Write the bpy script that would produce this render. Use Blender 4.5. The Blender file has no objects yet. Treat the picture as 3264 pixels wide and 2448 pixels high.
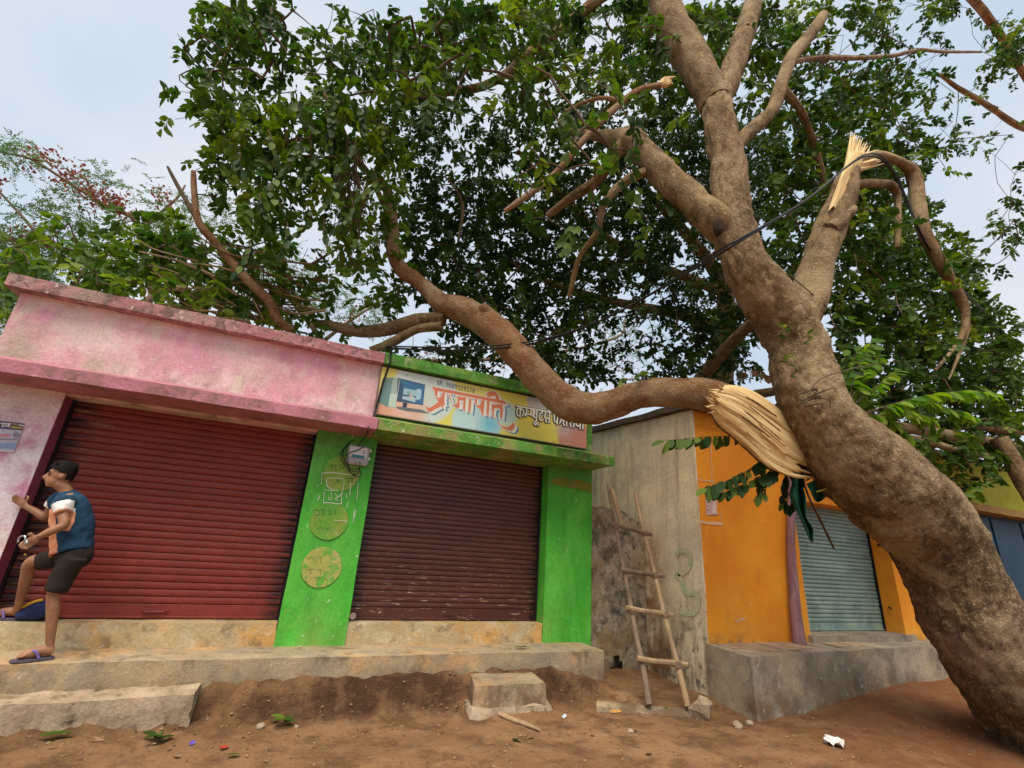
import bpy, bmesh, math, random
import numpy as np
from mathutils import Vector, Matrix, noise as mnoise

# ------------------------------------------------------------------ camera, sky, sun, exposure
SC = bpy.context.scene
CAMH = 1.5
FPX, YAW, PITCH, ROLL = 1493.3, 0.403352, 0.338402, 0.067427       # focal length in px of a 3264 px wide picture
cy, sy, cp, sp, cr, sr = math.cos(YAW), math.sin(YAW), math.cos(PITCH), math.sin(PITCH), math.cos(ROLL), math.sin(ROLL)
CF = np.array([sy*cp, cy*cp, sp]); _r = np.array([cy, -sy, 0.0]); _u = np.cross(_r, CF)
CR = cr*_r + sr*_u; CU = -sr*_r + cr*_u
cam = bpy.data.cameras.new('camera'); camo = bpy.data.objects.new('camera', cam)
SC.collection.objects.link(camo); SC.camera = camo
cam.sensor_fit = 'HORIZONTAL'; cam.sensor_width = 36.0; cam.lens = 36.0*FPX/3264.0
cam.clip_start = 0.05; cam.clip_end = 2000
camo.matrix_world = Matrix(((CR[0], CU[0], -CF[0], 0), (CR[1], CU[1], -CF[1], 0), (CR[2], CU[2], -CF[2], CAMH), (0, 0, 0, 1)))

SUN_EL, SUN_AZ = math.radians(64), math.radians(212)      # azimuth from +Y clockwise: behind the camera
W = bpy.data.worlds.new('World'); SC.world = W; W.use_nodes = True
wn = W.node_tree.nodes; wl = W.node_tree.links; bg = wn['Background']
sky = wn.new('ShaderNodeTexSky'); sky.sky_type = 'NISHITA'; sky.sun_disc = False
sky.sun_elevation = SUN_EL; sky.sun_rotation = SUN_AZ; sky.air_density = 1.0; sky.dust_density = 4.0; sky.ozone_density = 1.0
tc = wn.new('ShaderNodeTexCoord'); cn = wn.new('ShaderNodeTexNoise'); cn.inputs['Scale'].default_value = 2.2; cn.inputs['Detail'].default_value = 4; cn.inputs['Roughness'].default_value = .5
wl.new(tc.outputs['Generated'], cn.inputs['Vector'])
cloud = wn.new('ShaderNodeValToRGB'); wl.new(cn.outputs[0], cloud.inputs[0])       # the thin, almost even overcast veil
cloud.color_ramp.elements[0].position = .36; cloud.color_ramp.elements[0].color = (4.0, 4.75, 5.7, 1); cloud.color_ramp.elements[1].position = .64; cloud.color_ramp.elements[1].color = (5.5, 5.75, 6.15, 1)
wmix = wn.new('ShaderNodeMix'); wmix.data_type = 'RGBA'; wmix.inputs[0].default_value = 0.86
wl.new(sky.outputs[0], wmix.inputs[6]); wl.new(cloud.outputs[0], wmix.inputs[7]); wl.new(wmix.outputs[2], bg.inputs[0])
bg.inputs[1].default_value = 0.05
sl = bpy.data.lights.new('sun', 'SUN'); slo = bpy.data.objects.new('sun', sl); SC.collection.objects.link(slo)
sl.energy = 1.5; sl.angle = math.radians(40); sl.color = (1.0, 0.91, 0.76)
sd = Vector((math.sin(SUN_AZ)*math.cos(SUN_EL), math.cos(SUN_AZ)*math.cos(SUN_EL), math.sin(SUN_EL)))
slo.rotation_euler = sd.to_track_quat('Z', 'Y').to_euler(); slo.location = (0, -4, 12)
SC.view_settings.view_transform = 'Standard'; SC.view_settings.look = 'None'
SC.view_settings.exposure = 1.66; SC.view_settings.gamma = 1.0; SC.view_settings.use_curve_mapping = False
SC.render.resolution_x = 1024; SC.render.resolution_y = 768

# ------------------------------------------------------------------ helpers
RNG = np.random.default_rng(7); random.seed(7)
COL = SC.collection
def ray(px, py): return (px-1632.0)/FPX*CR - (py-1224.0)/FPX*CU + CF
def at(px, py, Y):
    d = ray(px, py); p = d*(Y/d[1]); return np.array([p[0], p[1], p[2]+CAMH])
def atz(px, py, z):
    d = ray(px, py); p = d*((z-CAMH)/d[2]); return np.array([p[0], p[1], z])
def depth(p): return float((np.asarray(p)-[0, 0, CAMH])@CF)

def root(name, loc, label, cat, group=None):
    o = bpy.data.objects.new(name, None); COL.objects.link(o); o.location = loc
    o.empty_display_size = .2; o['label'] = label; o['category'] = cat
    if group: o['group'] = group
    return o
def base_of(parent):
    while parent is not None and parent.parent is not None: parent = parent.parent
    return np.array(parent.location) if parent is not None else np.zeros(3)
def mesh(name, V, F, mat=None, smooth=False):
    me = bpy.data.meshes.new(name); me.from_pydata([tuple(map(float, v)) for v in V], [], [tuple(f) for f in F])
    if mat is not None:
        for m in (mat if isinstance(mat, (list, tuple)) else [mat]): me.materials.append(m)
    if smooth: me.polygons.foreach_set('use_smooth', [True]*len(me.polygons))
    me.update()
    if smooth: me.set_sharp_from_angle(angle=math.radians(42))
    return me
def link(name, me, parent=None, **pr):
    o = bpy.data.objects.new(name, me); COL.objects.link(o)
    if parent is not None: o.parent = parent
    for k, v in pr.items(): o[k] = v
    return o
def part(parent, name, VF, mat, smooth=False, **pr):
    """mesh in world coordinates, hung under a thing (coordinates made relative to the thing's base)"""
    V, F = VF; V = np.asarray(V, float) - base_of(parent)
    return link(name, mesh(name, V, F, mat, smooth), parent, **pr)
def solo(name, VF, mat, label, cat, smooth=False, group=None, origin=None):
    V, F = VF; V = np.asarray(V, float)
    c = V.mean(0) if origin is None else np.asarray(origin, float)
    if origin is None: c[2] = V[:, 2].min()
    o = link(name, mesh(name, V-c, F, mat, smooth)); o.location = c; o['label'] = label; o['category'] = cat
    if group: o['group'] = group
    return o
def join(*vfs):
    V = []; F = []; n = 0
    for v, f in vfs:
        V.extend(list(v)); F.extend([tuple(i+n for i in q) for q in f]); n += len(v)
    return V, F
def nz(p, s, seed=0.0):
    return mnoise.noise(Vector((p[0]*s+seed, p[1]*s+seed*1.7, p[2]*s-seed)))
def box(x0, x1, y0, y1, z0, z1, bev=0.006):
    """box with chamfered edges"""
    b = min(bev, .45*abs(x1-x0), .45*abs(y1-y0), .45*abs(z1-z0))
    bm = bmesh.new(); bmesh.ops.create_cube(bm, size=1.0)
    for v in bm.verts: v.co = ((x0+x1)/2+v.co.x*(x1-x0), (y0+y1)/2+v.co.y*(y1-y0), (z0+z1)/2+v.co.z*(z1-z0))
    if b > 1e-4: bmesh.ops.bevel(bm, geom=list(bm.edges), offset=b, segments=1, affect='EDGES', profile=.5)
    bm.verts.index_update()
    r = ([tuple(v.co) for v in bm.verts], [tuple(v.index for v in f.verts) for f in bm.faces]); bm.free(); return r
def quadgrid(corners8, step, amp=0.0, scale=3.0, seed=0.0, chip=0.0):
    """hexahedron of 8 corners (bottom 4 ccw, top 4) meshed into a grid, with rough worn surface"""
    c = [np.array(p, float) for p in corners8]; V = []; F = []; idx = {}
    def vid(p):
        k = (round(p[0], 4), round(p[1], 4), round(p[2], 4))
        if k not in idx: idx[k] = len(V); V.append(np.array(p))
        return idx[k]
    ctr = sum(c)/8
    for a, b, d, e in ((0, 3, 2, 1), (4, 5, 6, 7), (0, 1, 5, 4), (1, 2, 6, 5), (2, 3, 7, 6), (3, 0, 4, 7)):
        lu = max(np.linalg.norm(c[b]-c[a]), np.linalg.norm(c[d]-c[e])); lv = max(np.linalg.norm(c[e]-c[a]), np.linalg.norm(c[d]-c[b]))
        nu = max(1, int(round(lu/step))); nv = max(1, int(round(lv/step)))
        g = [[vid((c[a]*(1-i/nu)+c[b]*(i/nu))*(1-j/nv)+(c[e]*(1-i/nu)+c[d]*(i/nu))*(j/nv)) for i in range(nu+1)] for j in range(nv+1)]
        for j in range(nv):
            for i in range(nu):
                q = (g[j][i], g[j][i+1], g[j+1][i+1], g[j+1][i])
                if len(set(q)) == 4: F.append(q)
    out = []
    for p in V:
        d = mnoise.noise_vector(Vector(p)*scale+Vector((seed, seed, seed)))*amp
        q = p+np.array(d)
        if chip:
            k = mnoise.noise(Vector(p)*scale*2.3+Vector((seed+9, 0, 0)))
            if k > .25: q = q+(ctr-p)/max(.05, np.linalg.norm(ctr-p))*chip*(k-.25)
        out.append(q)
    return out, F
def rbox(x0, x1, y0, y1, z0, z1, step=.1, amp=.005, scale=4., seed=0., chip=0.0):
    return quadgrid([(x0, y0, z0), (x1, y0, z0), (x1, y1, z0), (x0, y1, z0), (x0, y0, z1), (x1, y0, z1), (x1, y1, z1), (x0, y1, z1)], step, amp, scale, seed, chip)
def catmull(P, n):
    P = [np.array(p, float) for p in P]; P = [2*P[0]-P[1]]+P+[2*P[-1]-P[-2]]; out = []
    for i in range(1, len(P)-2):
        for k in range(n):
            t = k/n; a, b, c, d = P[i-1:i+3]
            out.append(.5*((2*b)+(c-a)*t+(2*a-5*b+4*c-d)*t*t+(3*b-a-3*c+d)*t**3))
    out.append(P[-2]); return np.array(out)
def frames(C):
    T = np.gradient(C, axis=0); T /= np.linalg.norm(T, axis=1)[:, None]+1e-9
    n = np.cross(T[0], [0.13, 0.9, 0.4]); n /= np.linalg.norm(n); N = []
    for t in T:
        n = n-t*(n@t); n /= np.linalg.norm(n)+1e-9; N.append(n)
    N = np.array(N); return T, N, np.cross(T, N)
def tube(P, R, seg=8, sub=1, amp=0.0, scale=3.0, seed=0.0, cap=True, fine=0.0):
    """tapered tube through points P with radii R; returns verts, faces and a stretched bark coordinate per vertex"""
    P = np.array(P, float); R = np.array(R, float)
    if sub > 1:
        C = catmull(P, sub); R = np.interp(np.linspace(0, len(R)-1, len(C)), np.arange(len(R)), R)
    else: C = P
    T, N, B = frames(C); V = []; F = []; A = []; s = 0.0
    for i in range(len(C)):
        if i: s += np.linalg.norm(C[i]-C[i-1])
        for k in range(seg):
            a = 2*math.pi*k/seg; dv = math.cos(a)*N[i]+math.sin(a)*B[i]; r = R[i]
            if amp:
                q = C[i]+dv*r
                r *= 1+amp*(nz(q, scale, seed)+.5*nz(q, scale*2.7, seed+3))
                if fine: r += fine*(nz(q*[1, 1, .55], 9, seed)+.8*nz(q*[1, 1, .55], 21, seed+5)+.5*nz(q*[1, 1, .6], 46, seed+1))
            V.append(C[i]+dv*r); A.append((math.cos(a)*R[i], math.sin(a)*R[i], s*.55+seed))
    n = len(C)
    for i in range(n-1):
        for k in range(seg):
            k2 = (k+1) % seg; F.append((i*seg+k, i*seg+k2, (i+1)*seg+k2, (i+1)*seg+k))
    if cap:
        F.append(tuple(range(seg))[::-1]); F.append(tuple((n-1)*seg+k for k in range(seg)))
    return V, F, A
def bark_part(parent, name, tubes, mat, **pr):
    V = []; F = []; A = []; n = 0
    for v, f, a in tubes:
        V += list(v); F += [tuple(i+n for i in q) for q in f]; A += list(a); n += len(v)
    V = np.array(V)-base_of(parent)
    me = mesh(name, V, F, mat, True)
    at_ = me.attributes.new('bark', 'FLOAT_VECTOR', 'POINT'); at_.data.foreach_set('vector', np.array(A, float).ravel())
    return link(name, me, parent, **pr)
def vf(t): return t[0], t[1]

# ------------------------------------------------------------------ materials
def srgb(r, g, b):
    f = lambda c: c/12.92 if c <= .04045 else ((c+.055)/1.055)**2.4
    return (f(r/255), f(g/255), f(b/255))
class Nd:
    def __init__(s, name):
        s.m = bpy.data.materials.new(name); s.m.use_nodes = True; s.n = s.m.node_tree.nodes; s.l = s.m.node_tree.links
        s.b = s.n['Principled BSDF']; s._pos = None
    def new(s, t, **kw):
        x = s.n.new(t)
        for k, v in kw.items(): setattr(x, k, v)
        return x
    def pos(s):
        if s._pos is None: s._pos = s.new('ShaderNodeNewGeometry').outputs['Position']
        return s._pos
    def vec(s, src=None, sc=(1, 1, 1), loc=(0, 0, 0), rot=(0, 0, 0)):
        m = s.new('ShaderNodeMapping'); s.l.new(src or s.pos(), m.inputs[0])
        m.inputs['Scale'].default_value = sc; m.inputs['Location'].default_value = loc; m.inputs['Rotation'].default_value = rot; return m.outputs[0]
    def noise(s, vec, scale, detail=4, rough=.6, dist=0.0):
        t = s.new('ShaderNodeTexNoise'); s.l.new(vec, t.inputs['Vector']); t.inputs['Scale'].default_value = scale
        t.inputs['Detail'].default_value = detail; t.inputs['Roughness'].default_value = rough; t.inputs['Distortion'].default_value = dist; return t.outputs[0]
    def rng(s, v, a, b, c=0., d=1.):
        r = s.new('ShaderNodeMapRange'); s.l.new(v, r.inputs[0])
        for i, x in enumerate((a, b, c, d)): r.inputs[i+1].default_value = x
        return r.outputs[0]
    def mul(s, a, b, op='MULTIPLY'):
        m = s.new('ShaderNodeMath', operation=op)
        for i, x in enumerate((a, b)):
            if isinstance(x, (int, float)): m.inputs[i].default_value = x
            else: s.l.new(x, m.inputs[i])
        return m.outputs[0]
    def mix(s, f, a, b):
        m = s.new('ShaderNodeMix', data_type='RGBA')
        for i, x in ((0, f), (6, a), (7, b)):
            if isinstance(x, (int, float)): m.inputs[i].default_value = x
            elif isinstance(x, tuple): m.inputs[i].default_value = (*x[:3], 1)
            else: s.l.new(x, m.inputs[i])
        return m.outputs[2]
    def axis(s, ax, src=None):
        x = s.new('ShaderNodeSeparateXYZ'); s.l.new(src or s.pos(), x.inputs[0]); return x.outputs['XYZ'.index(ax)]
    def bump(s, h, strength, dist=.02):
        b = s.new('ShaderNodeBump'); s.l.new(h, b.inputs['Height']); b.inputs['Strength'].default_value = strength; b.inputs['Distance'].default_value = dist
        s.l.new(b.outputs[0], s.b.inputs['Normal'])
def M(name, base, layers=(), rough=.8, bump=None, metal=0.0, spec=.3, mott=1.0):
    """layers: (colour, scale, lo, hi, amount, stretch, [(axis, from, to)...])"""
    d = Nd(name); c = tuple(base)
    for i, L in enumerate(layers):
        col, sc, lo, hi, am = L[:5]; st = L[5] if len(L) > 5 and L[5] else (1, 1, 1); masks = L[6] if len(L) > 6 else ()
        f = d.rng(d.noise(d.vec(sc=st, loc=(i*3.1, i*1.7, i*5.3)), sc, 6, .65), lo, hi, 0, am)
        for ax, a, b in masks: f = d.mul(f, d.rng(d.axis(ax), a, b))
        c = d.mix(f, c, tuple(col))
    if layers:
        g1 = d.rng(d.noise(d.vec(loc=(7, 3, 1)), 3.5, 8, .72), .30, .70, 1-.16*mott, 1+.14*mott); g2 = d.rng(d.noise(d.vec(loc=(2, 8, 4)), 46, 4, .6), .30, .70, 1-.16*mott, 1+.14*mott)
        hv = d.new('ShaderNodeHueSaturation'); d.l.new(d.mul(g1, g2), hv.inputs['Value'])
        if isinstance(c, tuple): hv.inputs['Color'].default_value = (*c, 1)
        else: d.l.new(c, hv.inputs['Color'])
        c = hv.outputs[0]
    if isinstance(c, tuple): d.b.inputs['Base Color'].default_value = (*c, 1)
    else: d.l.new(c, d.b.inputs['Base Color'])
    d.b.inputs['Roughness'].default_value = rough; d.b.inputs['Metallic'].default_value = metal
    d.b.inputs['Specular IOR Level'].default_value = spec
    if bump:
        h = d.noise(d.vec(), bump[0], 8, .7); d.bump(h, bump[1], bump[2] if len(bump) > 2 else .02)
    return d.m
def flat(name, c, rough=.6, metal=0.0, spec=.3): return M(name, c, (), rough, None, metal, spec)

MT = {}
MT['pink'] = M('pink_limewash', (.70, .36, .42), [((.80, .62, .60), 1.5, .44, .60, .9), ((.62, .27, .40), 1.1, .50, .68, .55), ((.42, .36, .26), 2.4, .44, .60, .75, None, [('Z', 3.36, 2.98)]), ((.25, .15, .13), 3.4, .50, .62, .6, None, [('Z', 3.18, 2.94)]), ((.44, .38, .30), 1.6, .46, .60, .75, None, [('X', -2.0, -2.8)]), ((.36, .24, .20), 2.6, .52, .64, .5, (1, 1, .25), [('Z', 3.35, 3.6)]), ((.88, .80, .76), 7, .62, .67, .6, (1, 1, 2)), ((.70, .62, .50), 3, .55, .62, .7, (1, 1, .3)), ((.34, .20, .18), 8, .62, .70, .35)], .9, (26, .4))
MT['pinktrim'] = M('pink_trim_weathered', (.42, .17, .19), [((.30, .25, .19), 2.6, .38, .56, .95, None, [('X', .6, -2.6)]), ((.54, .27, .30), 4, .48, .62, .8), ((.13, .085, .075), 7, .50, .62, .8), ((.70, .55, .54), 16, .60, .66, .8), ((.10, .08, .06), 18, .56, .64, .7)], .92, (30, .7))
MT['pinkunder'] = M('pink_ledge_paint', (.42, .165, .205), [((.50, .20, .26), 3, .45, .6, .7), ((.24, .13, .11), 3.5, .50, .62, .8), ((.70, .52, .52), 15, .64, .70, .5), ((.16, .09, .08), 12, .58, .66, .7)], .85, (30, .5))
MT['pinkpost'] = M('whitewashed_pink', (.74, .64, .68), [((.54, .20, .33), 1.8, .50, .62, .85), ((.86, .82, .84), 2.4, .48, .62, .85), ((.62, .26, .34), 1.5, .42, .56, .85, None, [('Z', 2.1, 2.6)]), ((.46, .38, .38), 5, .54, .64, .7, (1, 1, .3)), ((.70, .62, .42), 2, .5, .62, .6, None, [('Z', 1.5, 1.0)])], .9, (26, .4))
MT['reveal'] = M('maroon_reveal', (.30, .07, .12), [((.22, .05, .09), 3, .4, .7, .8)], .85, (30, .3))
MT['green'] = M('green_gloss_wall', (.065, .42, .035), [((.17, .58, .08), 2.3, .42, .68, .85, (1, 1, .45)), ((.035, .26, .02), 3.1, .48, .72, .8, (1, 1, .3)), ((.24, .33, .08), 2.2, .42, .65, .7, None, [('Z', .95, .40)]), ((.08, .17, .03), 1.8, .3, .6, .8, None, [('Z', 2.2, 2.6)]), ((.75, .85, .62), 19, .665, .71, .9), ((.30, .30, .12), 9, .66, .74, .6)], .5, (22, .25))
MT['greentrim'] = M('green_trim_weathered', (.085, .29, .04), [((.22, .33, .06), 2.0, .46, .58, .9), ((.05, .17, .02), 3.3, .50, .62, .8), ((.38, .40, .22), 6, .59, .66, .85), ((.76, .76, .64), 17, .63, .67, .9), ((.10, .085, .04), 5, .56, .66, .75), ((.30, .24, .10), 3, .48, .60, .8, None, [('Z', 2.98, 2.90)])], .8, (28, .55))
MT['beige'] = M('beige_plaster', (.82, .69, .47), [((.68, .57, .42), 1.5, .46, .62, .8), ((.86, .71, .46), 1.1, .46, .60, .85), ((.44, .34, .23), 5, .50, .64, .55, (1, 1, .12)), ((.34, .26, .18), 8, .56, .66, .45, (1, 1, .10)), ((.15, .075, .03), 3, .42, .56, .92, (1, 1, .3), [('Z', 1.1, .25)]), ((.26, .105, .025), 2.2, .38, .54, .9, None, [('Y', 5.3, 5.75), ('Z', 2.2, 1.5)]), ((.10, .08, .06), 7, .52, .62, .85, None, [('Z', 1.3, .3)]), ((.42, .37, .31), 2, .46, .62, .6, None, [('Z', 2.1, 2.6), ('Y', 4.9, 6.4)])], .93, (18, .55))
MT['orange'] = M('orange_limewash', (.80, .275, .018), [((.84, .34, .024), 1.3, .44, .60, .9), ((.74, .26, .016), 1.8, .48, .70, .6, (1, 1, .5)), ((.84, .40, .05), 1.8, .45, .60, .6, None, [('Z', 1.4, .6)]), ((.54, .19, .02), 6, .58, .70, .35, (1, 1, .2)), ((.84, .60, .30), 18, .66, .70, .7), ((.30, .17, .08), 5, .46, .58, .8, None, [('Z', .72, .56)])], .85, (24, .2), 0, .3, .35)
MT['dirtywall'] = M('mouldy_plaster', (.36, .30, .22), [((.10, .085, .065), 3.6, .44, .60, .92), ((.05, .045, .035), 11, .50, .66, .85), ((.52, .46, .36), 7, .56, .70, .8), ((.24, .10, .03), 2.5, .5, .7, .8, None, [('Z', .9, .1)]), ((.30, .20, .07), 2.0, .48, .66, .7)], .95, (22, .7))
MT['concrete'] = M('old_concrete', (.35, .27, .165), [((.46, .35, .21), 1.6, .46, .60, .85), ((.27, .225, .165), 2.7, .48, .62, .8), ((.54, .31, .13), 1.8, .52, .64, .8), ((.17, .115, .065), 5, .54, .64, .75, (1, 1, .5)), ((.54, .45, .33), 13, .60, .68, .5), ((.15, .09, .05), 3, .38, .54, .9, None, [('Z', .36, .12)])], .92, (30, .5))
MT['sill'] = M('sill_plaster', (.46, .35, .19), [((.60, .33, .10), 2.0, .48, .60, .9), ((.56, .46, .30), 3, .48, .62, .8), ((.22, .155, .09), 4, .54, .64, .75), ((.66, .58, .44), 12, .58, .66, .6)], .9, (26, .45))
MT['greycon'] = M('grey_cement', (.28, .235, .175), [((.40, .34, .26), 1.8, .46, .60, .85), ((.16, .13, .10), 2.5, .48, .62, .85), ((.17, .095, .045), 3, .40, .56, .85, None, [('Z', .38, .05)]), ((.54, .49, .40), 10, .60, .66, .6), ((.46, .36, .22), 1.3, .5, .62, .7)], .88, (26, .45))
MT['soilstone'] = M('rough_stone', (.36, .27, .175), [((.46, .36, .25), 3, .42, .66, .9), ((.22, .15, .09), 4, .46, .68, .9), ((.12, .08, .05), 8, .56, .7, .8), ((.50, .33, .24), 2.1, .54, .7, .6)], .95, (16, .8))
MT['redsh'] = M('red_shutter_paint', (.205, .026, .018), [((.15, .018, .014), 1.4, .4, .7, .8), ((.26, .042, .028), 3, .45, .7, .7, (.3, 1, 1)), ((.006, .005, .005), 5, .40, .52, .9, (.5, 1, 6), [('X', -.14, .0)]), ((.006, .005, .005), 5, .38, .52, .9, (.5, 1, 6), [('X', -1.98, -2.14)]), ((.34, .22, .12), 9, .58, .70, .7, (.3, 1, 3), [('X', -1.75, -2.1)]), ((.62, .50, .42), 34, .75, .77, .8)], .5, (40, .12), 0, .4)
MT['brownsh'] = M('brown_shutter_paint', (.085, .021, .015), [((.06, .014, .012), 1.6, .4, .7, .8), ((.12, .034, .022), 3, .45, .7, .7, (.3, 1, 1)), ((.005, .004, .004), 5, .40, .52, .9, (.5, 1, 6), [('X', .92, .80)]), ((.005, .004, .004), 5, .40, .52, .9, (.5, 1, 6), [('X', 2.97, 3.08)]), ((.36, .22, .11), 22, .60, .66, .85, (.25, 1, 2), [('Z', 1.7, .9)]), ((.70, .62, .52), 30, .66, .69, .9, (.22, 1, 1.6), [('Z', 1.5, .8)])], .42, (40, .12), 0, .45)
MT['tealsh'] = M('teal_shutter_paint', (.185, .29, .265), [((.13, .20, .19), 2.2, .42, .68, .8), ((.30, .42, .36), 5, .45, .68, .8, (.2, 1, 1)), ((.42, .50, .38), 4, .42, .66, .6, None, [('Z', 1.5, .7)]), ((.06, .08, .08), 6, .58, .72, .7), ((.10, .07, .04), 18, .66, .74, .8)], .42, (40, .12), .1, .45)
MT['dark'] = flat('dark_gap', (.012, .010, .010), .9)
MT['roof'] = M('dark_roof_sheet', (.075, .05, .035), [((.13, .09, .06), 5, .42, .66, .8), ((.04, .03, .025), 9, .5, .7, .8)], .9, (16, .6))
MT['yellow'] = M('yellow_green_fascia', (.36, .36, .02), [((.28, .30, .02), 2, .4, .7, .8), ((.46, .44, .05), 3, .5, .7, .6)], .8, (22, .2))
MT['beam'] = M('ochre_beam', (.34, .20, .06), [((.24, .13, .04), 4, .42, .7, .8)], .85, (22, .3))
MT['blue'] = M('blue_paint', (.006, .040, .075), [((.010, .06, .11), 2, .42, .68, .8), ((.006, .04, .08), 3, .45, .7, .8), ((.3, .38, .4), 26, .70, .75, .5)], .55, (22, .2))
MT['purple'] = M('mauve_painted_wood', (.25, .125, .145), [((.18, .085, .105), 3, .45, .62, .8, (1, 1, .2)), ((.36, .21, .22), 5, .52, .64, .7, (1, 1, .2)), ((.14, .075, .06), 4, .5, .62, .7, None, [('Z', 1.2, .6)])], .8, (20, .5))
MT['wood'] = M('weathered_wood', (.36, .23, .125), [((.46, .33, .20), 5, .42, .68, .85, (1, 1, .12)), ((.22, .13, .07), 8, .48, .7, .8, (1, 1, .12)), ((.55, .42, .28), 14, .6, .72, .6)], .85, (26, .4))
MT['woodgrey'] = M('grey_weathered_wood', (.20, .135, .09), [((.28, .20, .14), 5, .42, .68, .85, (1, 1, .12)), ((.11, .07, .045), 8, .48, .7, .8, (1, 1, .12))], .9, (26, .4))
MT['white'] = flat('white_plastic', (.75, .76, .78), .4)
MT['black'] = flat('black_rubber', (.012, .012, .013), .5)
MT['steel'] = flat('steel', (.55, .55, .57), .25, 1.0)
# ------------------------------------------------------------------ ground
def smooth(a, b, x):
    t = min(1, max(0, (x-a)/(b-a))); return t*t*(3-2*t)
def ground_h(x, y):
    h = .0
    edge = (.21-.15*smooth(2.95, 3.65, x))*smooth(-.50, -.36, x)+.03
    d = 5.27-y+.05*mnoise.noise(Vector((x*3, 1, 2)))
    if x < 3.72: h += edge*(1-smooth(.03, .19, d)) + .03*(1-smooth(.2, 1.0, d))
    else:
        k = smooth(3.7, 4.1, x)
        h += (.06+.07*smooth(5.2, 5.85, y)-.03*k)*smooth(4.2, 5.0, y)
    # heap of dirt by the cement platform and the red earth on the right
    h += .16*smooth(5.0, 8.2, x)*smooth(2.9, 4.1, y)*(1-.35*smooth(4.3, 6, y))
    h += .045*math.exp(-((x-5.05)/.35)**2-((y-3.55)/.18)**2)+.03*math.exp(-((x-5.6)/.4)**2-((y-3.3)/.25)**2)
    h -= .13*math.exp(-((x-6.6)**2+(y-2.6)**2)/.5)
    f = 1/(1+max(0, math.hypot(x-2, y-4)-9)*.2)
    h += f*(.030*mnoise.noise(Vector((x*1.1, y*1.1, 3)))+.013*mnoise.noise(Vector((x*3.7, y*3.7, 8)))+.012*mnoise.noise(Vector((x*8, y*8, 1)))+.007*mnoise.noise(Vector((x*19, y*19, 5))))
    bank = 1-smooth(.0, .5, abs(d-.18)) if x < 3.7 else 0
    h += bank*(.075*mnoise.noise(Vector((x*6, y*9, 4)))+.035*mnoise.noise(Vector((x*17, y*19, 7))))
    return h
def axis_pts(a, b, step, far):
    n = int((b-a)/step); c = [a+i*(b-a)/n for i in range(n+1)]; lo = []; hi = []; s = step*2; v = a
    while v > -far: v -= s; lo.append(v); s *= 1.35
    s = step*2; v = b
    while v < far: v += s; hi.append(v); s *= 1.35
    return lo[::-1]+c+hi
gx = axis_pts(-2.6, 9.4, .05, 400); gy = axis_pts(2.2, 6.2, .032, 400)
gv = [(x, y, ground_h(x, y)) for y in gy for x in gx]; nx = len(gx)
gf = [(j*nx+i, j*nx+i+1, (j+1)*nx+i+1, (j+1)*nx+i) for j in range(len(gy)-1) for i in range(nx-1)]
d = Nd('bare_earth')
c = d.mix(d.rng(d.noise(d.vec(), 1.1, 6, .6), .36, .68), (.25, .13, .058), (.40, .225, .11))
c = d.mix(d.rng(d.noise(d.vec(loc=(4, 2, 0)), 3.2, 6, .65), .46, .62, 0, .85), c, (.155, .076, .034))
c = d.mix(d.mul(d.rng(d.axis('X'), 3.8, 6.5), d.rng(d.noise(d.vec(loc=(1, 7, 0)), 1.6, 5, .6), .3, .6, .3, .9)), c, (.22, .082, .032))
c = d.mix(d.rng(d.noise(d.vec(loc=(9, 9, 0)), 9, 6, .7), .55, .74, 0, .7), c, (.30, .18, .095))
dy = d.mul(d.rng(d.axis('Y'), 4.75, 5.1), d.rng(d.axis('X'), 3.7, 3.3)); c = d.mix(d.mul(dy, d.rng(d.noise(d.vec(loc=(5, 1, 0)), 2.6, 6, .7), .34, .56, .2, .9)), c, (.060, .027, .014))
c = d.mix(d.rng(d.noise(d.vec(loc=(3, 9, 0)), 42, 4, .7), .62, .74, 0, .55), c, (.36, .25, .15))
d.l.new(c, d.b.inputs['Base Color']); d.b.inputs['Roughness'].default_value = .95; d.b.inputs['Specular IOR Level'].default_value = .2
h = d.mul(d.noise(d.vec(), 22, 8, .75), d.mul(d.noise(d.vec(), 5, 5, .6), 1.4), 'ADD'); d.bump(h, .95, .045)
MT['soil'] = d.m
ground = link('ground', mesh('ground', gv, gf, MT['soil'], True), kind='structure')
# clods and pebbles lying on the earth: uncountable
def pebble(c, r, seed, flat_=.6, n1=6, n2=4):
    V = []; F = []
    for j in range(1, n2):
        t = math.pi*j/n2
        for i in range(n1):
            a = 2*math.pi*i/n1+seed; q = np.array([math.sin(t)*math.cos(a), math.sin(t)*math.sin(a), math.cos(t)*flat_])
            V.append(c+q*r*(1+.35*nz(q*1.5, 1.0, seed)))
    m = len(V); V += [c+np.array([0, 0, r*flat_]), c-np.array([0, 0, r*flat_])]
    for j in range(n2-2):
        for i in range(n1): F.append((j*n1+i, (j+1)*n1+i, (j+1)*n1+(i+1) % n1, j*n1+(i+1) % n1))
    for i in range(n1):
        F.append((m, i, (i+1) % n1)); F.append((m+1, (n2-2)*n1+(i+1) % n1, (n2-2)*n1+i))
    return V, F
pl = []
for k in range(900):
    x = random.uniform(-2.4, 9.0); y = random.uniform(3.0, 5.25) if random.random() < .6 else random.uniform(4.7, 5.2)
    if x > 4.7 and y > 4.05: continue
    r = .004+.014*random.random()**3
    pl.append(pebble(np.array([x, y, ground_h(x, y)+r*.2]), r, k*.37))
peb = link('pebbles', mesh('pebbles', *join(*pl), M('pebble_stone', (.21, .125, .065), [((.32, .22, .13), 30, .45, .65, .9), ((.12, .065, .035), 19, .5, .7, .8)], .95), True), kind='stuff')
peb['label'] = 'small clods and pebbles scattered on the brown earth'

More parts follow.
